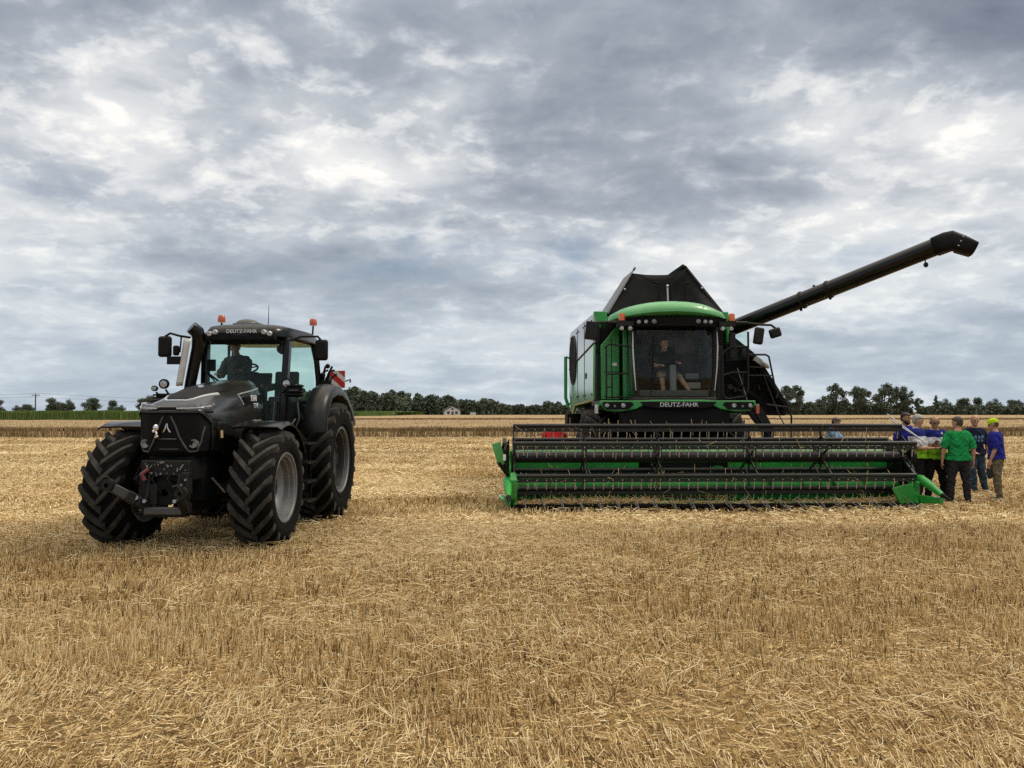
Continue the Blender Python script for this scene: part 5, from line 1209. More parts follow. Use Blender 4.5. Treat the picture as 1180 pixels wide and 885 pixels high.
# ---- header
HW = 3.82
L0, L1 = HX - HW, HX + HW
b = MB(); b.box((HX, .50, .095), (2 * HW, .95, .05)); hd = b.build('header', GREEND, CX, bevel=.008)
b = MB(); b.box(((L0 - .95) / 2 , 1.02, .57), (-.95 - L0, .05, 1.0)); b.box(((L1 + .85) / 2, 1.02, .57), (L1 - .85, .05, 1.0)); b.build('back_sheet', GREEND, hd, bevel=.008)
b = MB(); b.box((-.05, 1.20, .60), (1.8, .05, .8)); b.build('feeder_opening', DARK, hd)
b = MB(); b.prism([(.97, 1.04), (1.16, 1.20), (1.22, 1.20), (1.22, 1.04)], L0 + .05, L1 - .05, 'yz'); b.build('header_beam', mat('beam_green', (.03, .30, .07), .35, coat=.4, vary=.3, vscale=1.3, dust=.35, dustcol=(.26, .27, .2)), hd)
b = MB(); b.box((HX, .985, .62), (2 * HW - .1, .02, .07)); b.build('lower_rail', MBLK, hd)
for x, w_ in ((-2.6, .3), (-1.6, .3), (2.0, .45), (3.1, .5), (.65, .3)):
    b = MB(); b.prism([(x + w_ / 2 * math.cos(a), .70 + .07 * math.sin(a)) for a in np.linspace(0, math.pi, 9)], .975, .993, 'xz'); b.build('sheet_boss', GREEND, hd)
# feed auger with its spiral
b = MB(); b.cyl((L0 + .06, .62, .40), (L1 - .06, .62, .40), .18, n=24)
nst = 300
for sgn, xa, xb in ((1, L0 + .08, -.6), (-1, L1 - .08, 1.1)):
    rings = []; turns = abs(xb - xa) / .62
    for i in range(nst + 1):
        t = i / nst; a = 2 * math.pi * turns * t; x = xa + (xb - xa) * t
        rings.append([(x - .006, .62 - .18 * math.cos(a), .40 + .18 * math.sin(a)), (x - .006, .62 - .25 * math.cos(a), .40 + .25 * math.sin(a)), (x + .006, .62 - .25 * math.cos(a), .40 + .25 * math.sin(a)), (x + .006, .62 - .18 * math.cos(a), .40 + .18 * math.sin(a))])
    b.loft(rings)
b.build('feed_auger', GREEND, hd, smooth=50)
for i in range(14):
    b = MB(); a = i * 2.3; x = -.4 + .09 * i; b.cyl((x, .62 - .18 * math.cos(a), .40 + .18 * math.sin(a)), (x, .62 - .30 * math.cos(a), .40 + .30 * math.sin(a)), .01, n=6); b.build('feeder_finger', STEEL, hd)
# end panels
for s in (-1, 1):
    x = L0 - .03 if s < 0 else L1 + .03
    b = MB(); b.prism([(-.12, .10), (-.12, .42), (.10, .80), (.45, 1.12), (1.24, 1.22), (1.24, .10)], x - .03, x + .03, 'yz'); ep = b.build('end_panel', GREEND if s < 0 else MBLK, hd, bevel=.012)
    b = MB(); b.box((x + s * .08, .55, .95), (.12, .45, .4)); b.cyl((x + s * .02, .35, .98), (x + s * .16, .35, .98), .14, n=20); b.tube([(x + s * .1, .2, 1.25), (x + s * .12, .6, 1.1), (x + s * .1, .9, .7)], .03, 8); b.build('reel_drive', MBLK, ep, bevel=.01)
    # reel arm and its hydraulic rods
    b = MB(); b.bar((x + s * .06, 1.25, 1.25), (x + s * .06, .2, 1.06), .08, .14); b.build('reel_arm', MBLK, hd, bevel=.015)
    for q in (0, .10):
        b = MB(); b.tube([(x + s * .10 - .02 + q * .5, 1.15, 1.80 - q), (x + s * .10 + .02 + q * .5, -.1, 1.28 - q * .3)], .011, 8)
        if s > 0: b.build('hydraulic_rod', SILV, hd)
    b = MB(); b.bar((x + s * .02, 1.15, 1.0), (x + s * .02, 1.15, 1.25), .05, .05); b.build('rod_post', MBLK, hd)
b = MB(); b.prism([(-.35, 1.25), (-.1, .55), (.05, .55), (.05, 1.25)], L0 - .10, L0 - .04, 'yz'); b.build('drive_cover', MBLK, hd)
b = MB()
for i in range(9): b.tube([(L0 - .05, random.uniform(-.3, .1), random.uniform(.7, 1.35)), (L0 - .1, random.uniform(-.3, .1), random.uniform(.7, 1.3)), (L0 - .06, random.uniform(-.2, .2), random.uniform(.6, 1.2))], .016, 6)
b.build('hose_bundle', PLAST, hd)
b = MB(); b.box((L0 - .13, -.30, 1.02), (.05, .03, .11)); b.build('drive_sticker', WHT, hd)
b = MB(); b.loft([[(L0 - .36, -.10, 1.25), (L0 - .20, -.12, 1.30), (L0 - .20, -.08, 1.30), (L0 - .36, -.06, 1.25)], [(L0 - .26, -.12, .92), (L0 - .12, -.14, .95), (L0 - .12, -.10, .95), (L0 - .26, -.08, .92)], [(L0 - .20, -.1, .86), (L0 - .13, -.12, .88), (L0 - .13, -.08, .88), (L0 - .20, -.06, .86)]]); b.build('lamp_flap', mat('flap_green', (.07, .36, .10), .35, coat=.4), hd)
b = MB(); b.bar((L0 - .24, -.08, .92), (L0 - .05, 0, .66), .07, .12, up=(0, 1, 0)); b.build('flap_bracket', MBLK, hd)
# crop dividers
for s in (-1, 1):
    x = L0 - .02 if s < 0 else L1 + .02
    b = MB()
    prof = [(.12, .57, .085), (-.12, .57, .095), (-.35, .51, .085), (-.60, .42, .07), (-.80, .345, .045)]
    rings = []
    for y, z, r in prof: rings.append([(x + s * .05 + r * math.cos(a) * .9, y, z + r * math.sin(a)) for a in np.linspace(0, 2 * math.pi, 17)[:-1]])
    b.loft(rings); dv = b.build('crop_divider', GREEND if s < 0 else GREEN, hd, smooth=60)
    b = MB(); b.tube([(x + s * .05, -.78, .35), (x + s * .06, -1.10, .27)], [.047, .006], 12); b.build('divider_tip', DARK, dv)
    b = MB(); b.bar((x + s * .02, .1, .20), (x + s * .06, -.74, .25), .12, .17, h1=.11, w1=.07); b.build('divider_runner', GREEN, dv, bevel=.015)
    b = MB(); b.prism([(.10, .12), (.10, .60), (-.25, .54), (-.10, .30), (-.2, .14)], x - s * .10, x - s * .04, 'yz'); b.build('divider_cheek', GREEN, dv, bevel=.01)
    if s > 0:
        b = MB(); b.prism([(x - .38, .13), (x - .52, .42), (x - .30, .48), (x + .0, .52), (x + .0, .14)], -.14, -.09, 'xz'); b.build('divider_plate', GREEN, dv, bevel=.012)
    else:
        b = MB(); b.ball((x - .14, -.55, .30), (.10, .22, .05), rot=(0, .6, 0)); b.build('side_paddle', PALE_SHEEN, dv)
        b = MB(); b.prism([(-.12, .2), (-.30, .25), (-.34, .62), (-.10, .74)], x - .02, x + .12, 'yz'); b.build('divider_plate', GREEN, dv, bevel=.03)
# knife and crop lifters
b = MB(); b.box((HX, -.02, .10), (2 * HW, .10, .06))
for i in range(100):
    xx = L0 + .04 + (2 * HW - .08) * (i + .5) / 100; b.prism([(xx - .02, -.06), (xx + .02, -.06), (xx, -.17)], .09, .11, 'xy')
b.build('cutter_bar', DARK, hd)
nl = 22
for i in range(nl):
    xx = L0 + .25 + (2 * HW - .5) * i / (nl - 1)
    b = MB(); b.tube([(xx, .0, .17), (xx, -.25, .13), (xx, -.62, .075)], [.011, .012, .008], 6); b.tube([(xx, -.60, .08), (xx, -.40, .16), (xx, -.08, .25)], [.008, .009, .008], 6); b.build('crop_lifter', mat('lifter_steel', (.20, .195, .185), .5, metal=.5), hd)
# reel
rl = thing('reel', None, None, (0, .36, .98)); rl.parent = CX
RR = .60
b = MB(); b.cyl((L0 + .10, 0, 0), (L1 - .10, 0, 0), .105, n=28); b.build('reel_tube', ROLL, rl)
spx = [L0 + .06, -2.14, -.73, 1.06, 2.46, L1 - .06]
angs = [R(90 + 60 * k - 2) for k in range(6)]          # y = -RR*cos? front is -y
pt = lambda a, r=RR: (-r * math.cos(a), r * math.sin(a))
for i, x in enumerate(spx):
    b = MB()
    for k in range(6):
        a, c = pt(angs[k]), pt(angs[(k + 1) % 6]); a2 = pt(angs[k], .10)
        b.bar((x, a2[0], a2[1]), (x, a[0], a[1]), .05, .022, up=(1, 0, 0), w1=.035)
        m1 = pt(angs[k], .40); m2 = pt(angs[(k + 1) % 6], .40)
        b.bar((x + .012, m1[0], m1[1]), (x + .012, m2[0], m2[1]), .03, .012, up=(1, 0, 0))
    b.lathe([(.10, -.03), (.15, -.03), (.15, .03), (.10, .03)], (x, 0, 0), 'x', 20, close=True)
    b.build('reel_spider', REELM, rl)
    if i in (1, 2, 3, 4):   # offset control links
        for k in range(6):
            a = pt(angs[k]); b = MB(); b.bar((x + .05, a[0], a[1]), (x + .14, a[0] + .07, a[1] - .10), .03, .02, up=(1, 0, 0)); b.cyl((x + .03, a[0], a[1]), (x + .07, a[0], a[1]), .028, n=8); b.build('bar_crank', TINE if k % 2 else REELM, rl)
tine_me = None; count = 0; rest = MB()
order = sorted(range(6), key=lambda k: pt(angs[k])[0])   # nearest bars first
for oi, k in enumerate(order):
    a = pt(angs[k]); b = MB()
    b.cyl((L0 + .05, a[0], a[1]), (L1 - .05, a[0], a[1]), .042, n=14); b.bar((L0 + .05, a[0] - .004, a[1] - .078), (L1 - .05, a[0] - .004, a[1] - .078), .026, .066)
    b.build('reel_bar', REELM, rl, smooth=40)
    for i in range(43):
        x = L0 + .12 + (2 * HW - .24) * i / 42
        pts = [(0, 0, -.08), (0, .008, -.15), (0, .03, -.25)]
        if count < 96 and oi < 3:
            if tine_me is None:
                t = MB(); t.tube(pts, [.012, .0105, .008], 6); t.ball((0, -.01, -.075), .014, 6, 5); o = t.build('tine', TINE, rl); tine_me = o
            else: o = copy_obj(tine_me, rl)
            o.location = (x, a[0], a[1]); count += 1
        else:
            rest.tube([(x + p[0], a[0] + p[1], a[1] + p[2]) for p in pts], [.012, .0105, .008], 6)
o = rest.build('tine', TINE, rl); o['kind'] = 'stuff'
# straw heaped on the cutter table
n = 2600; xs = np.concatenate([L0 + .15 + (2 * HW - .3) * rng.random(n // 3), L0 + .1 + 2.6 * rng.random(n // 2), L1 - 1.5 * rng.random(n // 4)])
n0 = len(xs); xs = np.concatenate([xs, L0 + .1 + (2 * HW - .2) * rng.random(260)]); n = len(xs); hh = .05 + .14 * np.exp(-((xs + 1.6) / 1.1) ** 2) + .10 * np.exp(-((xs - 3.6) / .5) ** 2)
up_ = np.arange(n) >= n0
c = np.stack([xs, .02 + .30 * rng.random(n), .125 + hh * .34 * rng.random(n)], 1); ph = rng.random(n) * 6.28; el = rng.normal(0, .3, n)
ka = rng.integers(0, 6, n); ay = np.array([pt(angs[k])[0] for k in range(6)])[ka] + .36; az = np.array([pt(angs[k])[1] for k in range(6)])[ka] + .98
c[up_, 1] = ay[up_] + rng.normal(0, .012, n)[up_]; c[up_, 2] = az[up_] - .015 - .10 * rng.random(n)[up_]; el = np.where(up_, rng.normal(-1.1, .5, n), el)
T = np.stack([np.cos(el) * np.cos(ph), np.cos(el) * np.sin(ph) * .6, np.sin(el)], 1); ln = (.08 + .12 * rng.random(n))[:, None]
V, F_ = prisms(c - T * ln, c + T * ln, np.full(n, .0045), np.full(n, .004), 3)
o = mesh_np('straw_heap', V, F_, STRAW, np.repeat(np.clip(.55 + rng.normal(0, .2, n), 0, 1), 3)); o.matrix_world = Matrix.Translation((3.52, 14.55, 0)) @ Matrix.Rotation(R(2), 4, 'Z')
tag(o, 'loose straw heaped along the cutter bar of the combine header', 'straw', kind='stuff')
# ================================================================== people
SKIN = mat('skin', (.46, .26, .18), .5, spec=.35, vary=.12, vscale=14)
SKINT = mat('skin_tanned', (.36, .19, .125), .5, spec=.35, vary=.12, vscale=14)
EYE = mat('eye_dark', (.02, .017, .015), .2)
EYEW = mat('eye_white', (.6, .58, .55), .3)

class Body:
    """closed tubes with a region tag per vertex; the union is remeshed to one surface"""
    def __init__(s): s.mb = MB(); s.pts = []; s.tags = []
    def tube(s, knots, tag, n=12, step=.018, end_round=True, flat=None):
        """knots: (point, rx, ry); tag: str or f(t); tube may be elliptic, flat = sideways axis"""
        P = [Vector(k[0]) for k in knots]; r = [(k[1], k[2] if len(k) > 2 else k[1]) for k in knots]
        L = [0]
        for a, b in zip(P[:-1], P[1:]): L.append(L[-1] + (b - a).length)
        tot = L[-1]; m = max(3, int(tot / step)); rings = []; ts = []
        samp = []
        for i in range(m + 1):
            l = tot * i / m; j = min(len(L) - 2, max(k for k in range(len(L)) if L[k] <= l + 1e-9)); f = (l - L[j]) / max(1e-6, L[j + 1] - L[j])
            g = f * f * (3 - 2 * f)
            samp.append((P[j].lerp(P[j + 1], f), r[j][0] + (r[j + 1][0] - r[j][0]) * g, r[j][1] + (r[j + 1][1] - r[j][1]) * g, i / m))
        seq = []
        t0 = (samp[1][0] - samp[0][0]).normalized(); t1 = (samp[-1][0] - samp[-2][0]).normalized()
        if end_round:
            for a in (80, 50, 22): p, rx, ry, t = samp[0]; q = min(rx, ry); seq.append((p - t0 * q * math.sin(R(a)) * .9, rx * math.cos(R(a)), ry * math.cos(R(a)), 0., t0))
        for i, (p, rx, ry, t) in enumerate(samp):
            tt = (samp[min(m, i + 1)][0] - samp[max(0, i - 1)][0]).normalized(); seq.append((p, rx, ry, t, tt))
        if end_round:
            for a in (22, 50, 80): p, rx, ry, t = samp[-1]; q = min(rx, ry); seq.append((p + t1 * q * math.sin(R(a)) * .9, rx * math.cos(R(a)), ry * math.cos(R(a)), 1., t1))
        fx = Vector(flat) if flat is not None else Vector((1, 0, 0))
        for p, rx, ry, t, tt in seq:
            u = (fx - tt * fx.dot(tt))
            if u.length < .1: u = Vector((0, 1, 0)) - tt * tt.y
            u.normalize(); w = tt.cross(u)
            ring = [p + u * (rx * math.cos(2 * math.pi * k / n)) + w * (ry * math.sin(2 * math.pi * k / n)) for k in range(n)]
            rings.append(ring); tg = tag(t) if callable(tag) else tag
            s.pts += ring; s.tags += [tg] * n
        s.mb.loft(rings)
    def ball(s, c, r, tag, rot=None):
        o = len(s.mb.v); s.mb.ball(c, r, 14, 10, rot=rot)
        new = s.mb.v[o:]; s.pts += [Vector(v) for v in new]; s.tags += [tag] * len(new)
    def tri(s, M, vs, fs, tag):
        o = len(s.mb.v); vs = [M @ Vector(v) for v in vs]; s.mb.add(vs, fs); s.pts += vs; s.tags += [tag] * len(vs)
    def mesh(s, vox=.0095):
        me = bpy.data.meshes.new('tmp'); me.from_pydata(s.mb.v, [], s.mb.f)
        b = bmesh.new(); b.from_mesh(me); bmesh.ops.recalc_face_normals(b, faces=b.faces); b.to_mesh(me); b.free()
        o = bpy.data.objects.new('tmp', me); COL.objects.link(o)
        md = o.modifiers.new('r', 'REMESH'); md.mode = 'VOXEL'; md.voxel_size = vox; md.use_smooth_shade = True
        ms = o.modifiers.new('s', 'SMOOTH'); ms.factor = .5; ms.iterations = 3
        bpy.context.view_layer.update()
        out = bpy.data.meshes.new_from_object(o.evaluated_get(bpy.context.evaluated_depsgraph_get()))
        COL.objects.unlink(o); bpy.data.objects.remove(o); bpy.data.meshes.remove(me)
        kd = kdtree.KDTree(len(s.pts))
        for i, p in enumerate(s.pts): kd.insert(p, i)
        kd.balance()
        tags = [s.tags[kd.find(v.co)[1]] for v in out.vertices]
        return out, tags

def shell(name, me, tags, want, off, m, parent, fold=0., mats=None, pick=None, cond=None, hang=0.):
    """cloth: faces of the body that carry the wanted tags, pushed out along the normal"""
    ok = [t in want and (cond is None or cond(v.co)) for t, v in zip(tags, me.vertices)]
    fs = [p for p in me.polygons if all(ok[i] for i in p.vertices)]
    idx = {}; V = []; Fc = []; mi = []
    for p in fs:
        f = []
        for i in p.vertices:
            if i not in idx:
                v = me.vertices[i]; idx[i] = len(V); c = v.co; n = v.normal
                d = off
                if fold:
                    d += fold * (1.1 * math.sin(c.z * 34 + c.x * 19 + 3 * math.sin(c.x * 15 + c.y * 9)) * .5 + math.sin(c.z * 21 - c.x * 29 + c.y * 25) * .6 + .5 * math.sin(c.z * 61 + 4 * math.sin(c.x * 23)) + .8)
                if name == 'shirt' and tags[i] in ('pelvis', 'thigh'): d += .014
                V.append(c + n * max(.003, d))
            f.append(idx[i])
        Fc.append(f)
        if pick: mi.append(pick(p.center))
    nm = bpy.data.meshes.new(name); nm.from_pydata([tuple(v) for v in V], [], Fc)
    for q in (mats or [m]): nm.materials.append(q)
    if pick: nm.polygons.foreach_set('material_index', mi)
    nm.polygons.foreach_set('use_smooth', [True] * len(nm.polygons))
    o = bpy.data.objects.new(name, nm); COL.objects.link(o); o.parent = parent
    sd = o.modifiers.new('thick', 'SOLIDIFY'); sd.thickness = .007; sd.offset = 1
    return o

def person(label, loc, rotz, H=1.78, lean=0., twist=0., side=0., head=(0., 0.), armR=None, armL=None, legR=None, legL=None, girth=1.0, belly=0., pelvis=None, sleeve=.52, skin=None,
           shirt=None, shirt_mats=None, shirt_pick=None, trousers=None, shoe=None, hair=None, hair_kind='short', beard=None, cap=None, glasses=False, short_legs=False, collar=None, group=None, belt=True, bow=0.):
    """faces -y; x+ is the person's left. arms = (upper direction, fore direction, palm), legs = (thigh direction, shin direction, foot direction)"""
    k = H / 1.78; skin = skin or SKIN; g = girth
    armR = armR or ((-.16, .02, -1), (-.08, -.20, -1), (1, 0, 0)); armL = armL or ((.16, .02, -1), (.08, -.20, -1), (-1, 0, 0))
    legR = legR or ((-.05, -.02, -1), (-.03, .05, -1), (-.25, -1, 0)); legL = legL or ((.05, -.02, -1), (.03, .05, -1), (.25, -1, 0))
    V_ = lambda t: Vector(t).normalized()
    hipd = {}
    drop = []
    for s, lg in ((-1, legR), (1, legL)): drop.append(.43 * -V_(lg[0]).z + .42 * -V_(lg[1]).z)
    pz = pelvis if pelvis is not None else max(drop) + .085
    root = thing('person', label, 'person', loc, rotz, group); root.scale = (k, k, k)
    B = Body()
    piv = Vector((0, 0, pz + .02))
    def up(p, w=1.):   # bend of the upper body
        p = Vector(p); q = Euler((lean * w, side * w, twist * w), 'ZXY').to_matrix() if False else Matrix.Rotation(twist * w, 3, 'Z') @ Matrix.Rotation(lean * w, 3, 'X') @ Matrix.Rotation(side * w, 3, 'Y')
        return piv + q @ (p - piv)
    def upv(v): return (Matrix.Rotation(twist, 3, 'Z') @ Matrix.Rotation(lean, 3, 'X') @ Matrix.Rotation(side, 3, 'Y')) @ Vector(v)
    z0 = pz
    tors = [(-.10, .125, .095, 0, 0), (-.02, .172 * g, .118 * g, 0, .0), (.07, .170 * g, .112 * g, -.005 * belly, .35), (.16, .158 * g, .108 * g + .03 * belly, -.03 * belly, .6), (.26, .165 * g, .112 * g + .025 * belly, -.025 * belly, .85), (.36, .180 * g, .118 * g, -.005, 1), (.43, .176 * g, .112 * g, 0, 1), (.49, .140 * g, .095, .005, 1), (.535, .092, .075, .008, 1), (.575, .062, .062, .008, 1)]
    kn = [(up((0, dy, z0 + dz), w), rx, ry) for dz, rx, ry, dy, w in tors]
    B.tube(kn, lambda t: 'pelvis' if t < .215 else ('torso' if t < .955 else 'neck'), n=20, flat=upv((1, 0, 0)))
    # neck and head
    nb = up((0, .005, z0 + .55)); hc = up((0, -.018, z0 + .715))
    if bow: hc = nb + Matrix.Rotation(bow, 3, upv((1, 0, 0))) @ (hc - nb)
    Mh = Matrix.Rotation(bow, 3, upv((1, 0, 0))) @ Matrix.Rotation(twist, 3, 'Z') @ Matrix.Rotation(lean * .35, 3, 'X') @ Matrix.Rotation(head[0], 3, 'Z') @ Matrix.Rotation(head[1], 3, 'X')
    B.tube([(nb - upv((0, 0, .03)), .060), (nb.lerp(hc, .5), .056), (hc, .055)], 'neck')
    HM = Matrix.Translation(hc) @ Mh.to_4x4()
    rings = []; hp = [(-.118, .018, .022, -.048), (-.112, .036, .040, -.045), (-.095, .052, .062, -.030), (-.065, .062, .082, -.012), (-.03, .070, .092, -.002), (.005, .0745, .097, 0), (.04, .076, .098, .002), (.07, .071, .091, .004), (.095, .056, .072, .006), (.112, .034, .044, .008), (.119, .010, .014, .008)]
    for z, rx, ry, dy in hp:
        rings.append([HM @ Vector((rx * math.cos(a), dy + ry * math.sin(a), z)) for a in np.linspace(0, 2 * math.pi, 19)[:-1]])
    B.mb.loft(rings); B.pts += [p for r_ in rings for p in r_]; B.tags += ['head'] * (18 * len(rings))
    def hb(c, r, tg='head', rot=None):
        o = len(B.mb.v); B.mb.ball((0, 0, 0), r, 12, 8, rot=rot); new = [HM @ (Vector(v) + Vector(c)) for v in B.mb.v[o:]]; B.mb.v[o:] = [tuple(v) for v in new]; B.pts += new; B.tags += [tg] * len(new)
    hb((0, -.098, -.022), (.015, .022, .014)); hb((0, -.094, .0), (.010, .014, .026)); hb((0, -.078, -.068), (.026, .014, .007)); hb((0, -.080, -.080), (.022, .012, .006)); hb((0, -.074, -.104), (.022, .018, .014))
    hb((-.032, -.086, .024), (.024, .010, .007)); hb((.032, -.086, .024), (.024, .010, .007)); hb((-.045, -.068, -.025), (.018, .014, .014)); hb((.045, -.068, -.025), (.018, .014, .014))
    for s in (-1, 1): hb((s * .077, .008, -.008), (.010, .018, .030), rot=(.15, 0, s * .35))
    # arms and hands
    hands = {}
    for s, ar, nm in ((-1, armR, 'R'), (1, armL, 'L')):
        sh = up((s * .178 * (1 + .5 * (g - 1)), .0, z0 + .455)); ua = V_(ar[0]); fa = V_(ar[1]); palm = V_(ar[2])
        el = sh + ua * .285; wr = el + fa * .255
        B.tube([(sh - ua * .02 + upv((-s * .03, 0, .0)), .062 * g), (sh + ua * .06, .058 * g), (sh + ua * .16, .050 * g), (el, .041), (el + fa * .06, .042), (el + fa * .16, .034), (wr, .026)], lambda t, q=sleeve: 'sleeve' if t < q else 'forearm', n=12)
        side_ = fa.cross(palm).normalized(); palm = side_.cross(fa).normalized()
        hd_ = fa
        B.tube([(wr, .026, .022), (wr + hd_ * .04, .038, .018), (wr + hd_ * .09, .041, .016)], 'hand', n=10, step=.012, flat=side_)
        for i, ln in enumerate((.070, .080, .075, .058)):
            o_ = wr + hd_ * .088 + side_ * (.031 - .0207 * i) ; c1 = (hd_ + palm * .30).normalized(); c2 = (hd_ * .7 + palm * .75).normalized()
            B.tube([(o_ - hd_ * .012, .0092), (o_ + c1 * ln * .5, .0088), (o_ + c1 * ln * .5 + c2 * ln * .5, .0072)], 'hand', n=8, step=.008)
        tb = wr + hd_ * .03 + side_ * .032 * (1); td = (hd_ * .72 + side_ * .62 + palm * .38).normalized()
        B.tube([(tb - td * .01, .0125), (tb + td * .035, .0115), (tb + td * .04 + (hd_ * .8 + palm * .5 + side_ * .1).normalized() * .03, .009)], 'hand', n=8, step=.008)
        hands[nm] = wr + hd_ * .10 + palm * .03
    # legs
    for s, lg in ((-1, legR), (1, legL)):
        hp_ = Vector((s * .088 * g, 0, z0 - .015)); th = V_(lg[0]); shn = V_(lg[1]); ft = V_((lg[2][0], lg[2][1], lg[2][2])); kn_ = hp_ + th * .43; an = kn_ + shn * .42
        lt = 'thigh'
        B.tube([(hp_ - th * .03, .098 * g), (hp_ + th * .08, .092 * g), (hp_ + th * .25, .074 * g), (kn_, .058), (kn_ + shn * .10, .058), (kn_ + shn * .25, .046), (an, .036), (an + shn * .03, .036)], (lambda t: 'thigh' if t < .53 else ('shin' if t < .965 else 'shoe')), n=14)
        hl = an + shn * .055 - ft * .05
        B.tube([(hl, .038, .036), (an + shn * .045 + ft * .03, .040, .040), (an + shn * .055 + ft * .10, .046, .030), (an + shn * .06 + ft * .175, .036, .022)], 'shoe', n=12, flat=shn.cross(ft))
    qi = (Matrix.Rotation(twist, 3, 'Z') @ Matrix.Rotation(lean, 3, 'X') @ Matrix.Rotation(side, 3, 'Y')).inverted()
    upi = lambda c: piv + qi @ (Vector(c) - piv)
    me, tags = B.mesh()
    me.name = 'person_body'; me.materials.clear(); me.materials.append(skin)
    bo = bpy.data.objects.new('body', me); COL.objects.link(bo); bo.parent = root
    me.polygons.foreach_set('use_smooth', [True] * len(me.polygons))
    if trousers: shell('trousers', me, tags, ('pelvis', 'thigh') if short_legs else ('pelvis', 'thigh', 'shin'), .009, trousers, bo, fold=.0075)
    if shirt: shell('shirt', me, tags, ('torso', 'sleeve', 'pelvis') + (() if pelvis is not None else ('thigh',)), .017, shirt, bo, fold=.009, cond=lambda c: upi(c).z > z0 - .035, mats=shirt_mats, pick=(lambda c: shirt_pick(c, z0, up)) if shirt_pick else None)
    if shoe: shell('shoes', me, tags, ('shoe',), .008, shoe, bo)
    inv = HM.inverted()
    if hair:
        def hc_(c):
            q = inv @ Vector(c)
            if cap and q.z > .022: return False
            line = .062 - .9 * max(0, q.y + .03)
            if hair_kind == 'sides': return (q.z < .075 and q.z > -.055 and q.y > -.015 and not (q.z > .045 and q.y < .02))
            return (q.z > line or (q.y > .0 and q.z > -.05 - .35 * max(0, q.y))) and not (abs(q.x) > .074 and q.z < .03 and q.y < .03)
        shell('hair', me, tags, ('head',), .006, hair, bo, fold=.003, cond=hc_)
    if beard: shell('beard', me, tags, ('head',), .004, beard, bo, fold=.002, cond=lambda c: (lambda q: q.z < -.045 and q.y < .01 and not (abs(q.z + .074) < .012 and abs(q.x) < .024))(inv @ Vector(c)))
    b = MB()
    for s in (-1, 1): b.ball((s * .031, -.085, .006), (.0145, .009, .0095), 10, 7); b.ball((s * .031, -.0915, .006), (.009, .005, .0085), 8, 6, mi=1); b.box((s * .033, -.0945, .027), (.030, .008, .007), mi=1)
    e = b.build('eyes', [EYEW, EYE], bo); e.matrix_local = HM
    if glasses:
        b = MB()
        for s in (-1, 1):
            b.tube([(s * .033 + .022 * math.cos(a), -.102, .004 + .017 * math.sin(a)) for a in np.linspace(0, 2 * math.pi, 17)], .0025, 5, caps=False); b.tube([(s * .054, -.100, .008), (s * .078, -.05, .008), (s * .080, .02, .004)], .0025, 5)
        b.tube([(-.012, -.104, .006), (.012, -.104, .006)], .0025, 5); e = b.build('glasses', PLAST, bo); e.matrix_local = HM
    if cap:
        b = MB(); rings = []
        for i, (z, f) in enumerate(((.030, 1.02), (.045, 1.03), (.075, .98), (.100, .84), (.120, .60), (.130, .30), (.133, .05))): rings.append([(.086 * f * math.cos(a), .004 + .108 * f * math.sin(a), z) for a in np.linspace(0, 2 * math.pi, 25)[:-1]])
        b.loft(rings)
        br = []
        for x in np.linspace(-1, 1, 11): br.append([(x * .078, -.085 + .055 * x * x, .044), (x * .072, -.170 + .075 * x * x, .026 - .012 * x * x), (x * .072, -.170 + .075 * x * x, .021 - .012 * x * x), (x * .078, -.085 + .055 * x * x, .037)])
        b.loft(br); b.ball((0, .004, .134), .008, 8, 5); e = b.build('cap', cap, bo); e.matrix_local = HM
        for s in (-1, 1):
            pass
    if collar:
        b = MB(); c0 = up((0, .0, z0 + .555)); q = Matrix.Rotation(twist, 3, 'Z') @ Matrix.Rotation(lean, 3, 'X'); rings = []
        for a in np.linspace(R(-65), R(245), 25):
            d = Vector((math.cos(a), math.sin(a), 0)); dip = -.035 * max(0, -math.sin(a))
            rings.append([c0 + q @ Vector((d.x * .066, d.y * .068, .028 + dip)), c0 + q @ Vector((d.x * .072, d.y * .074, .030 + dip)), c0 + q @ Vector((d.x * .098, d.y * .092, -.012 + dip * 1.3)), c0 + q @ Vector((d.x * .092, d.y * .086, -.016 + dip * 1.3))])
        b.loft(rings); b.build('collar', collar, bo)
    root['hR'] = 0; del root['hR']
    M = Matrix.Translation(loc) @ Matrix.Rotation(rotz, 4, 'Z') @ Matrix.Diagonal((k, k, k, 1))
    return root, {n: M @ p for n, p in hands.items()}, M, up, z0

cloth = lambda n, c, v=.15: mat(n, c, .9, spec=.15, vary=v, vscale=9, bump=.12, bscale=120)
TEE_G = cloth('green_tee', (.012, .24, .065)); TEE_P = cloth('blue_tee', (.018, .022, .21)); TEE_N = cloth('navy_tee', (.010, .014, .032)); POLO_P = cloth('polo_blue', (.014, .020, .155)); POLO_W = cloth('polo_white', (.58, .58, .62)); POLO_L = cloth('polo_lime', (.20, .42, .02))
TR_BLK = cloth('black_trousers', (.010, .010, .012)); TR_GRY = cloth('charcoal_trousers', (.026, .024, .027)); JEAN = cloth('blue_jeans', (.045, .075, .115), .35); TR_OLV = mat('camouflage_cloth', (.10, .085, .05), .9, spec=.1, col2=(.19, .17, .115), vscale=14, bump=.12, bscale=120); SHOE = mat('dark_shoes', (.014, .013, .012), .5); SHOEG = mat('grey_shoes', (.16, .14, .12), .7)
H_GREY = mat('grey_hair', (.36, .35, .34), .7, vary=.3, vscale=60); H_BRN = mat('brown_hair', (.055, .034, .020), .6, vary=.3, vscale=60); H_DRK = mat('dark_hair', (.012, .009, .008), .6, vary=.3, vscale=60); CAPY = cloth('yellow_cap', (.44, .62, .015), .08)
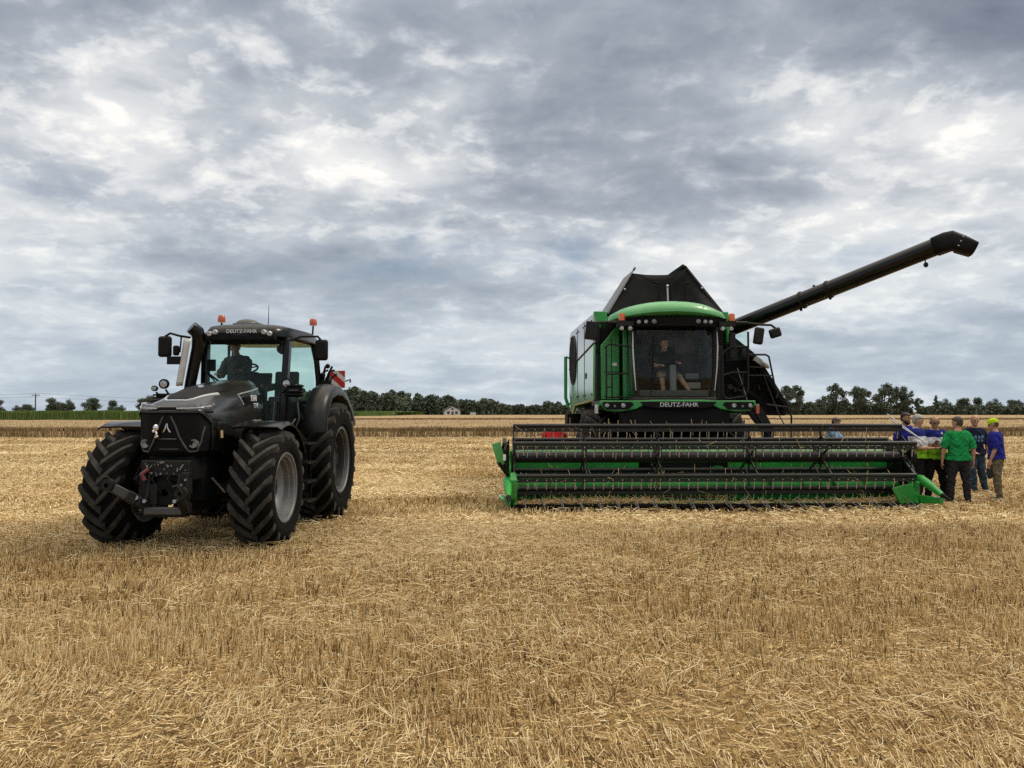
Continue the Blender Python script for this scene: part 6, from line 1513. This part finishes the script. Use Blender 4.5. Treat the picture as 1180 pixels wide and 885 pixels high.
TEE_R = cloth('red_tee', (.40, .010, .020)); TEE_B = cloth('blue_check', (.20, .32, .47)); KHAKI = cloth('khaki_shorts', (.30, .23, .13)); DRV = cloth('driver_shirt', (.05, .055, .06))
def polo_pick(c, z0, up):
    p = c.z - z0
    if 1.0 * c.y < -.05 and .455 < p < .50 and abs(c.x - .085) < .022 - .4 * abs(p - .455): return 1
    return 0 if p > .40 else (1 if p > .215 else 2)
def at(u, Y): return (at_px(u, Y), Y, 0)
G = 'group of men talking beside the header'
person('man in a bright green t-shirt and charcoal trousers, seen from behind', at(1103, 15.5), R(180 - 8), 1.76, head=(R(38), R(4)), girth=1.06,
       armR=((-.34, .10, -1), (-.05, -.22, -1), (1, .2, 0)), armL=((.36, .05, -1), (.10, -.12, -1), (-1, .1, 0)), legR=((-.10, .0, -1), (-.05, .05, -1), (-.35, -1, 0)), legL=((.13, .0, -1), (.06, .05, -1), (.4, -1, 0)),
       shirt=TEE_G, trousers=TR_GRY, shoe=SHOE, hair=H_BRN, group=G)
cap_r, cap_h, *_ = person('man in a royal blue t-shirt and a bright yellow-green cap, looking left', at(1147, 16.2), R(-90 - 42), 1.72, head=(R(5), R(12)), girth=1.05, lean=R(3),
       armR=((-.15, .18, -1), (.0, -.45, -1), (1, 0, 0)), armL=((.15, .12, -1), (.05, -.35, -1), (-1, 0, 0)), legR=((-.05, -.06, -1), (-.02, .10, -1), (-.1, -1, 0)), legL=((.06, .04, -1), (.02, .10, -1), (.2, -1, 0)),
       shirt=TEE_P, trousers=TR_OLV, shoe=SHOEG, hair=H_BRN, cap=CAPY, group=G)
person('bald man in a navy printed t-shirt and blue jeans, facing the camera', at(1122, 17.2), R(6), 1.80, head=(R(-16), R(14)), girth=1.05, side=R(0),
       legR=((-.02, -.12, -1), (.18, .12, -1), (-.2, -1, 0)), legL=((.16, .02, -1), (.30, .12, -1), (.3, -1, 0)), armL=((.45, .10, -1), (.10, -.15, -1), (-1, 0, 0)), armR=((-.2, .1, -1), (.3, -.8, -.5), (0, 0, 1)),
       shirt=TEE_N, shirt_mats=[TEE_N, cloth('print_blue', (.10, .22, .34))], shirt_pick=lambda c, z0, up: 1 if (c.y < -.05 and abs(c.x) < .10 and (.33 < c.z - z0 < .385 or .26 < c.z - z0 < .31) and int((c.x + 1) * 55) % 4 != 0) else 0, trousers=JEAN, shoe=SHOE, group=G)
r_, polo_h, M_, up_, z0_ = person('man with glasses in a blue, white and lime polo shirt looking at a phone', at(1076, 15.9), R(-4), 1.77, head=(R(-8), R(16)), girth=1.14, belly=1.0,
       armR=((-.35, .05, -1), (.55, -.75, .22), (.3, .2, 1)), armL=((.40, .10, -1), (-.60, -.72, .02), (-.2, .2, 1)), legR=((-.08, 0, -1), (-.02, .05, -1), (-.3, -1, 0)), legL=((.12, .0, -1), (.10, .05, -1), (.3, -1, 0)),
       shirt=POLO_P, shirt_mats=[POLO_P, POLO_W, POLO_L], shirt_pick=polo_pick, trousers=TR_BLK, shoe=SHOE, hair=H_GREY, hair_kind='sides', glasses=True, collar=POLO_W, skin=SKINT, group=G)
person('grey-haired man in a blue, white and lime polo at the end of the header', at(1056, 15.75), R(52), 1.80, head=(R(-2), R(16)), girth=1.10, belly=.6,
       armL=((.12, -.25, -1), (-.10, -.95, .05), (0, 0, 1)), armR=((-.15, -.2, -1), (.25, -.9, .0), (0, 0, 1)),
       shirt=POLO_P, shirt_mats=[POLO_P, POLO_W, POLO_L], shirt_pick=polo_pick, trousers=TR_BLK, shoe=SHOE, hair=H_GREY, collar=POLO_W, group=G)
person('bearded man in blue, only head and shoulders showing over the end of the reel', at(1042.5, 16.9), R(18), 1.84, head=(R(6), R(4)), girth=1.05, shirt=TEE_P, trousers=TR_BLK, shoe=SHOE, hair=H_DRK, beard=H_DRK, skin=SKINT, group=G)
# phone in the hand of the man with glasses
p = polo_h['R']
b = MB(); b.box((0, 0, 0), (.075, .15, .010)); ph = b.build('phone', mat('phone_black', (.01, .01, .012), .2), None, bevel=.004); ph.location = p + Vector((0, -.01, .012)); ph.rotation_euler = (R(25), R(5), R(-35)); tag(ph, 'small black phone held by the man with glasses', 'phone')
person('man in a light blue checked shirt, seen through the reel behind the header', at(953, 19.4), R(58), 1.74, head=(R(10), R(14)), lean=R(16), armR=((-.1, -.6, -.8), (0, -.95, -.1), (0, 0, -1)), armL=((.1, -.7, -.7), (0, -.95, -.1), (0, 0, -1)), shirt=TEE_B, trousers=JEAN, shoe=SHOE, hair=H_BRN, skin=SKINT)
person('man in a red t-shirt bending forward behind the left end of the reel', at(640, 17.3), R(182), 1.80, lean=R(40), bow=R(62), head=(0, R(10)), girth=1.15, armR=((-.25, -.35, -1), (.1, -.3, -1), (1, 0, 0)), armL=((.25, -.35, -1), (-.1, -.3, -1), (-1, 0, 0)),
       legR=((-.08, -.15, -1), (-.04, .16, -1), (-.3, -1, 0)), legL=((.08, -.15, -1), (.04, .16, -1), (.3, -1, 0)), shirt=TEE_R, trousers=JEAN, shoe=SHOE, hair=H_BRN)
# small black bag in the hand of the man in the cap
b = MB(); b.box((0, 0, 0), (.10, .05, .14)); b.ball((.01, 0, -.09), (.055, .03, .06)); b.tube([(-.03, 0, .07), (-.02, 0, .13), (.03, 0, .13), (.03, 0, .07)], .008, 6)
gb = b.build('bag', mat('bag_black', (.012, .012, .014), .8), None, bevel=.02, seg=3); gb.location = cap_h['L'] + Vector((0, 0, -.14)); tag(gb, 'small black bag hanging from the hand of the man in the yellow-green cap', 'bag')
# driver in the tractor and the man in the combine
def local(o, p): return Matrix.Translation(o.location) @ o.rotation_euler.to_matrix().to_4x4() @ Vector(p)
sit = ((-.12, -1, -.05), (-.02, -.25, -1), (-.1, -1, -.15)); sitL = ((.12, -1, -.05), (.02, -.25, -1), (.1, -1, -.15))
person('driver in a dark shirt sitting behind the windscreen of the tractor', local(TX, (-.42, 2.50, 1.84)), R(-2), 1.78, pelvis=.42, lean=R(-2), side=R(-7), armR=((-.2, -.5, -.8), (.25, -1, .1), (0, 0, -1)), armL=((.2, -.6, -.8), (-.2, -1, .15), (0, 0, -1)), legR=sit, legL=sitL, head=(R(25), 0), shirt=DRV, trousers=TR_BLK, shoe=SHOE, hair=H_BRN, skin=SKINT)
person('man in khaki shorts sitting behind the windscreen of the combine cab', local(CX, (.0, 2.68, 2.23)), R(2), 1.76, pelvis=.46, lean=R(14), side=R(-10), twist=R(14), armR=((-.25, -.5, -.8), (.2, -1, .0), (0, 0, -1)), armL=((.25, -.5, -.8), (-.1, -1, .0), (0, 0, -1)), legR=((-.22, -1, -.12), (.10, .0, -1), (-.1, -1, -.1)), legL=((.30, -1, -.16), (.62, -.25, -1), (.6, -1, -.1)), short_legs=True, shirt=cloth('dark_brown_shirt', (.030, .024, .020)), trousers=KHAKI, shoe=SHOEG, hair=H_DRK)
# ================================================================== render settings
SC.view_settings.view_transform = 'Standard'; SC.view_settings.look = 'None'; SC.view_settings.gamma = 1.0
SC.view_settings.use_curve_mapping = False; SC.view_settings.exposure = 0.0
SC.cycles.use_denoising = False
SC.cycles.max_bounces = 8; SC.cycles.transparent_max_bounces = 16
SC.cycles.caustics_reflective = False; SC.cycles.caustics_refractive = False
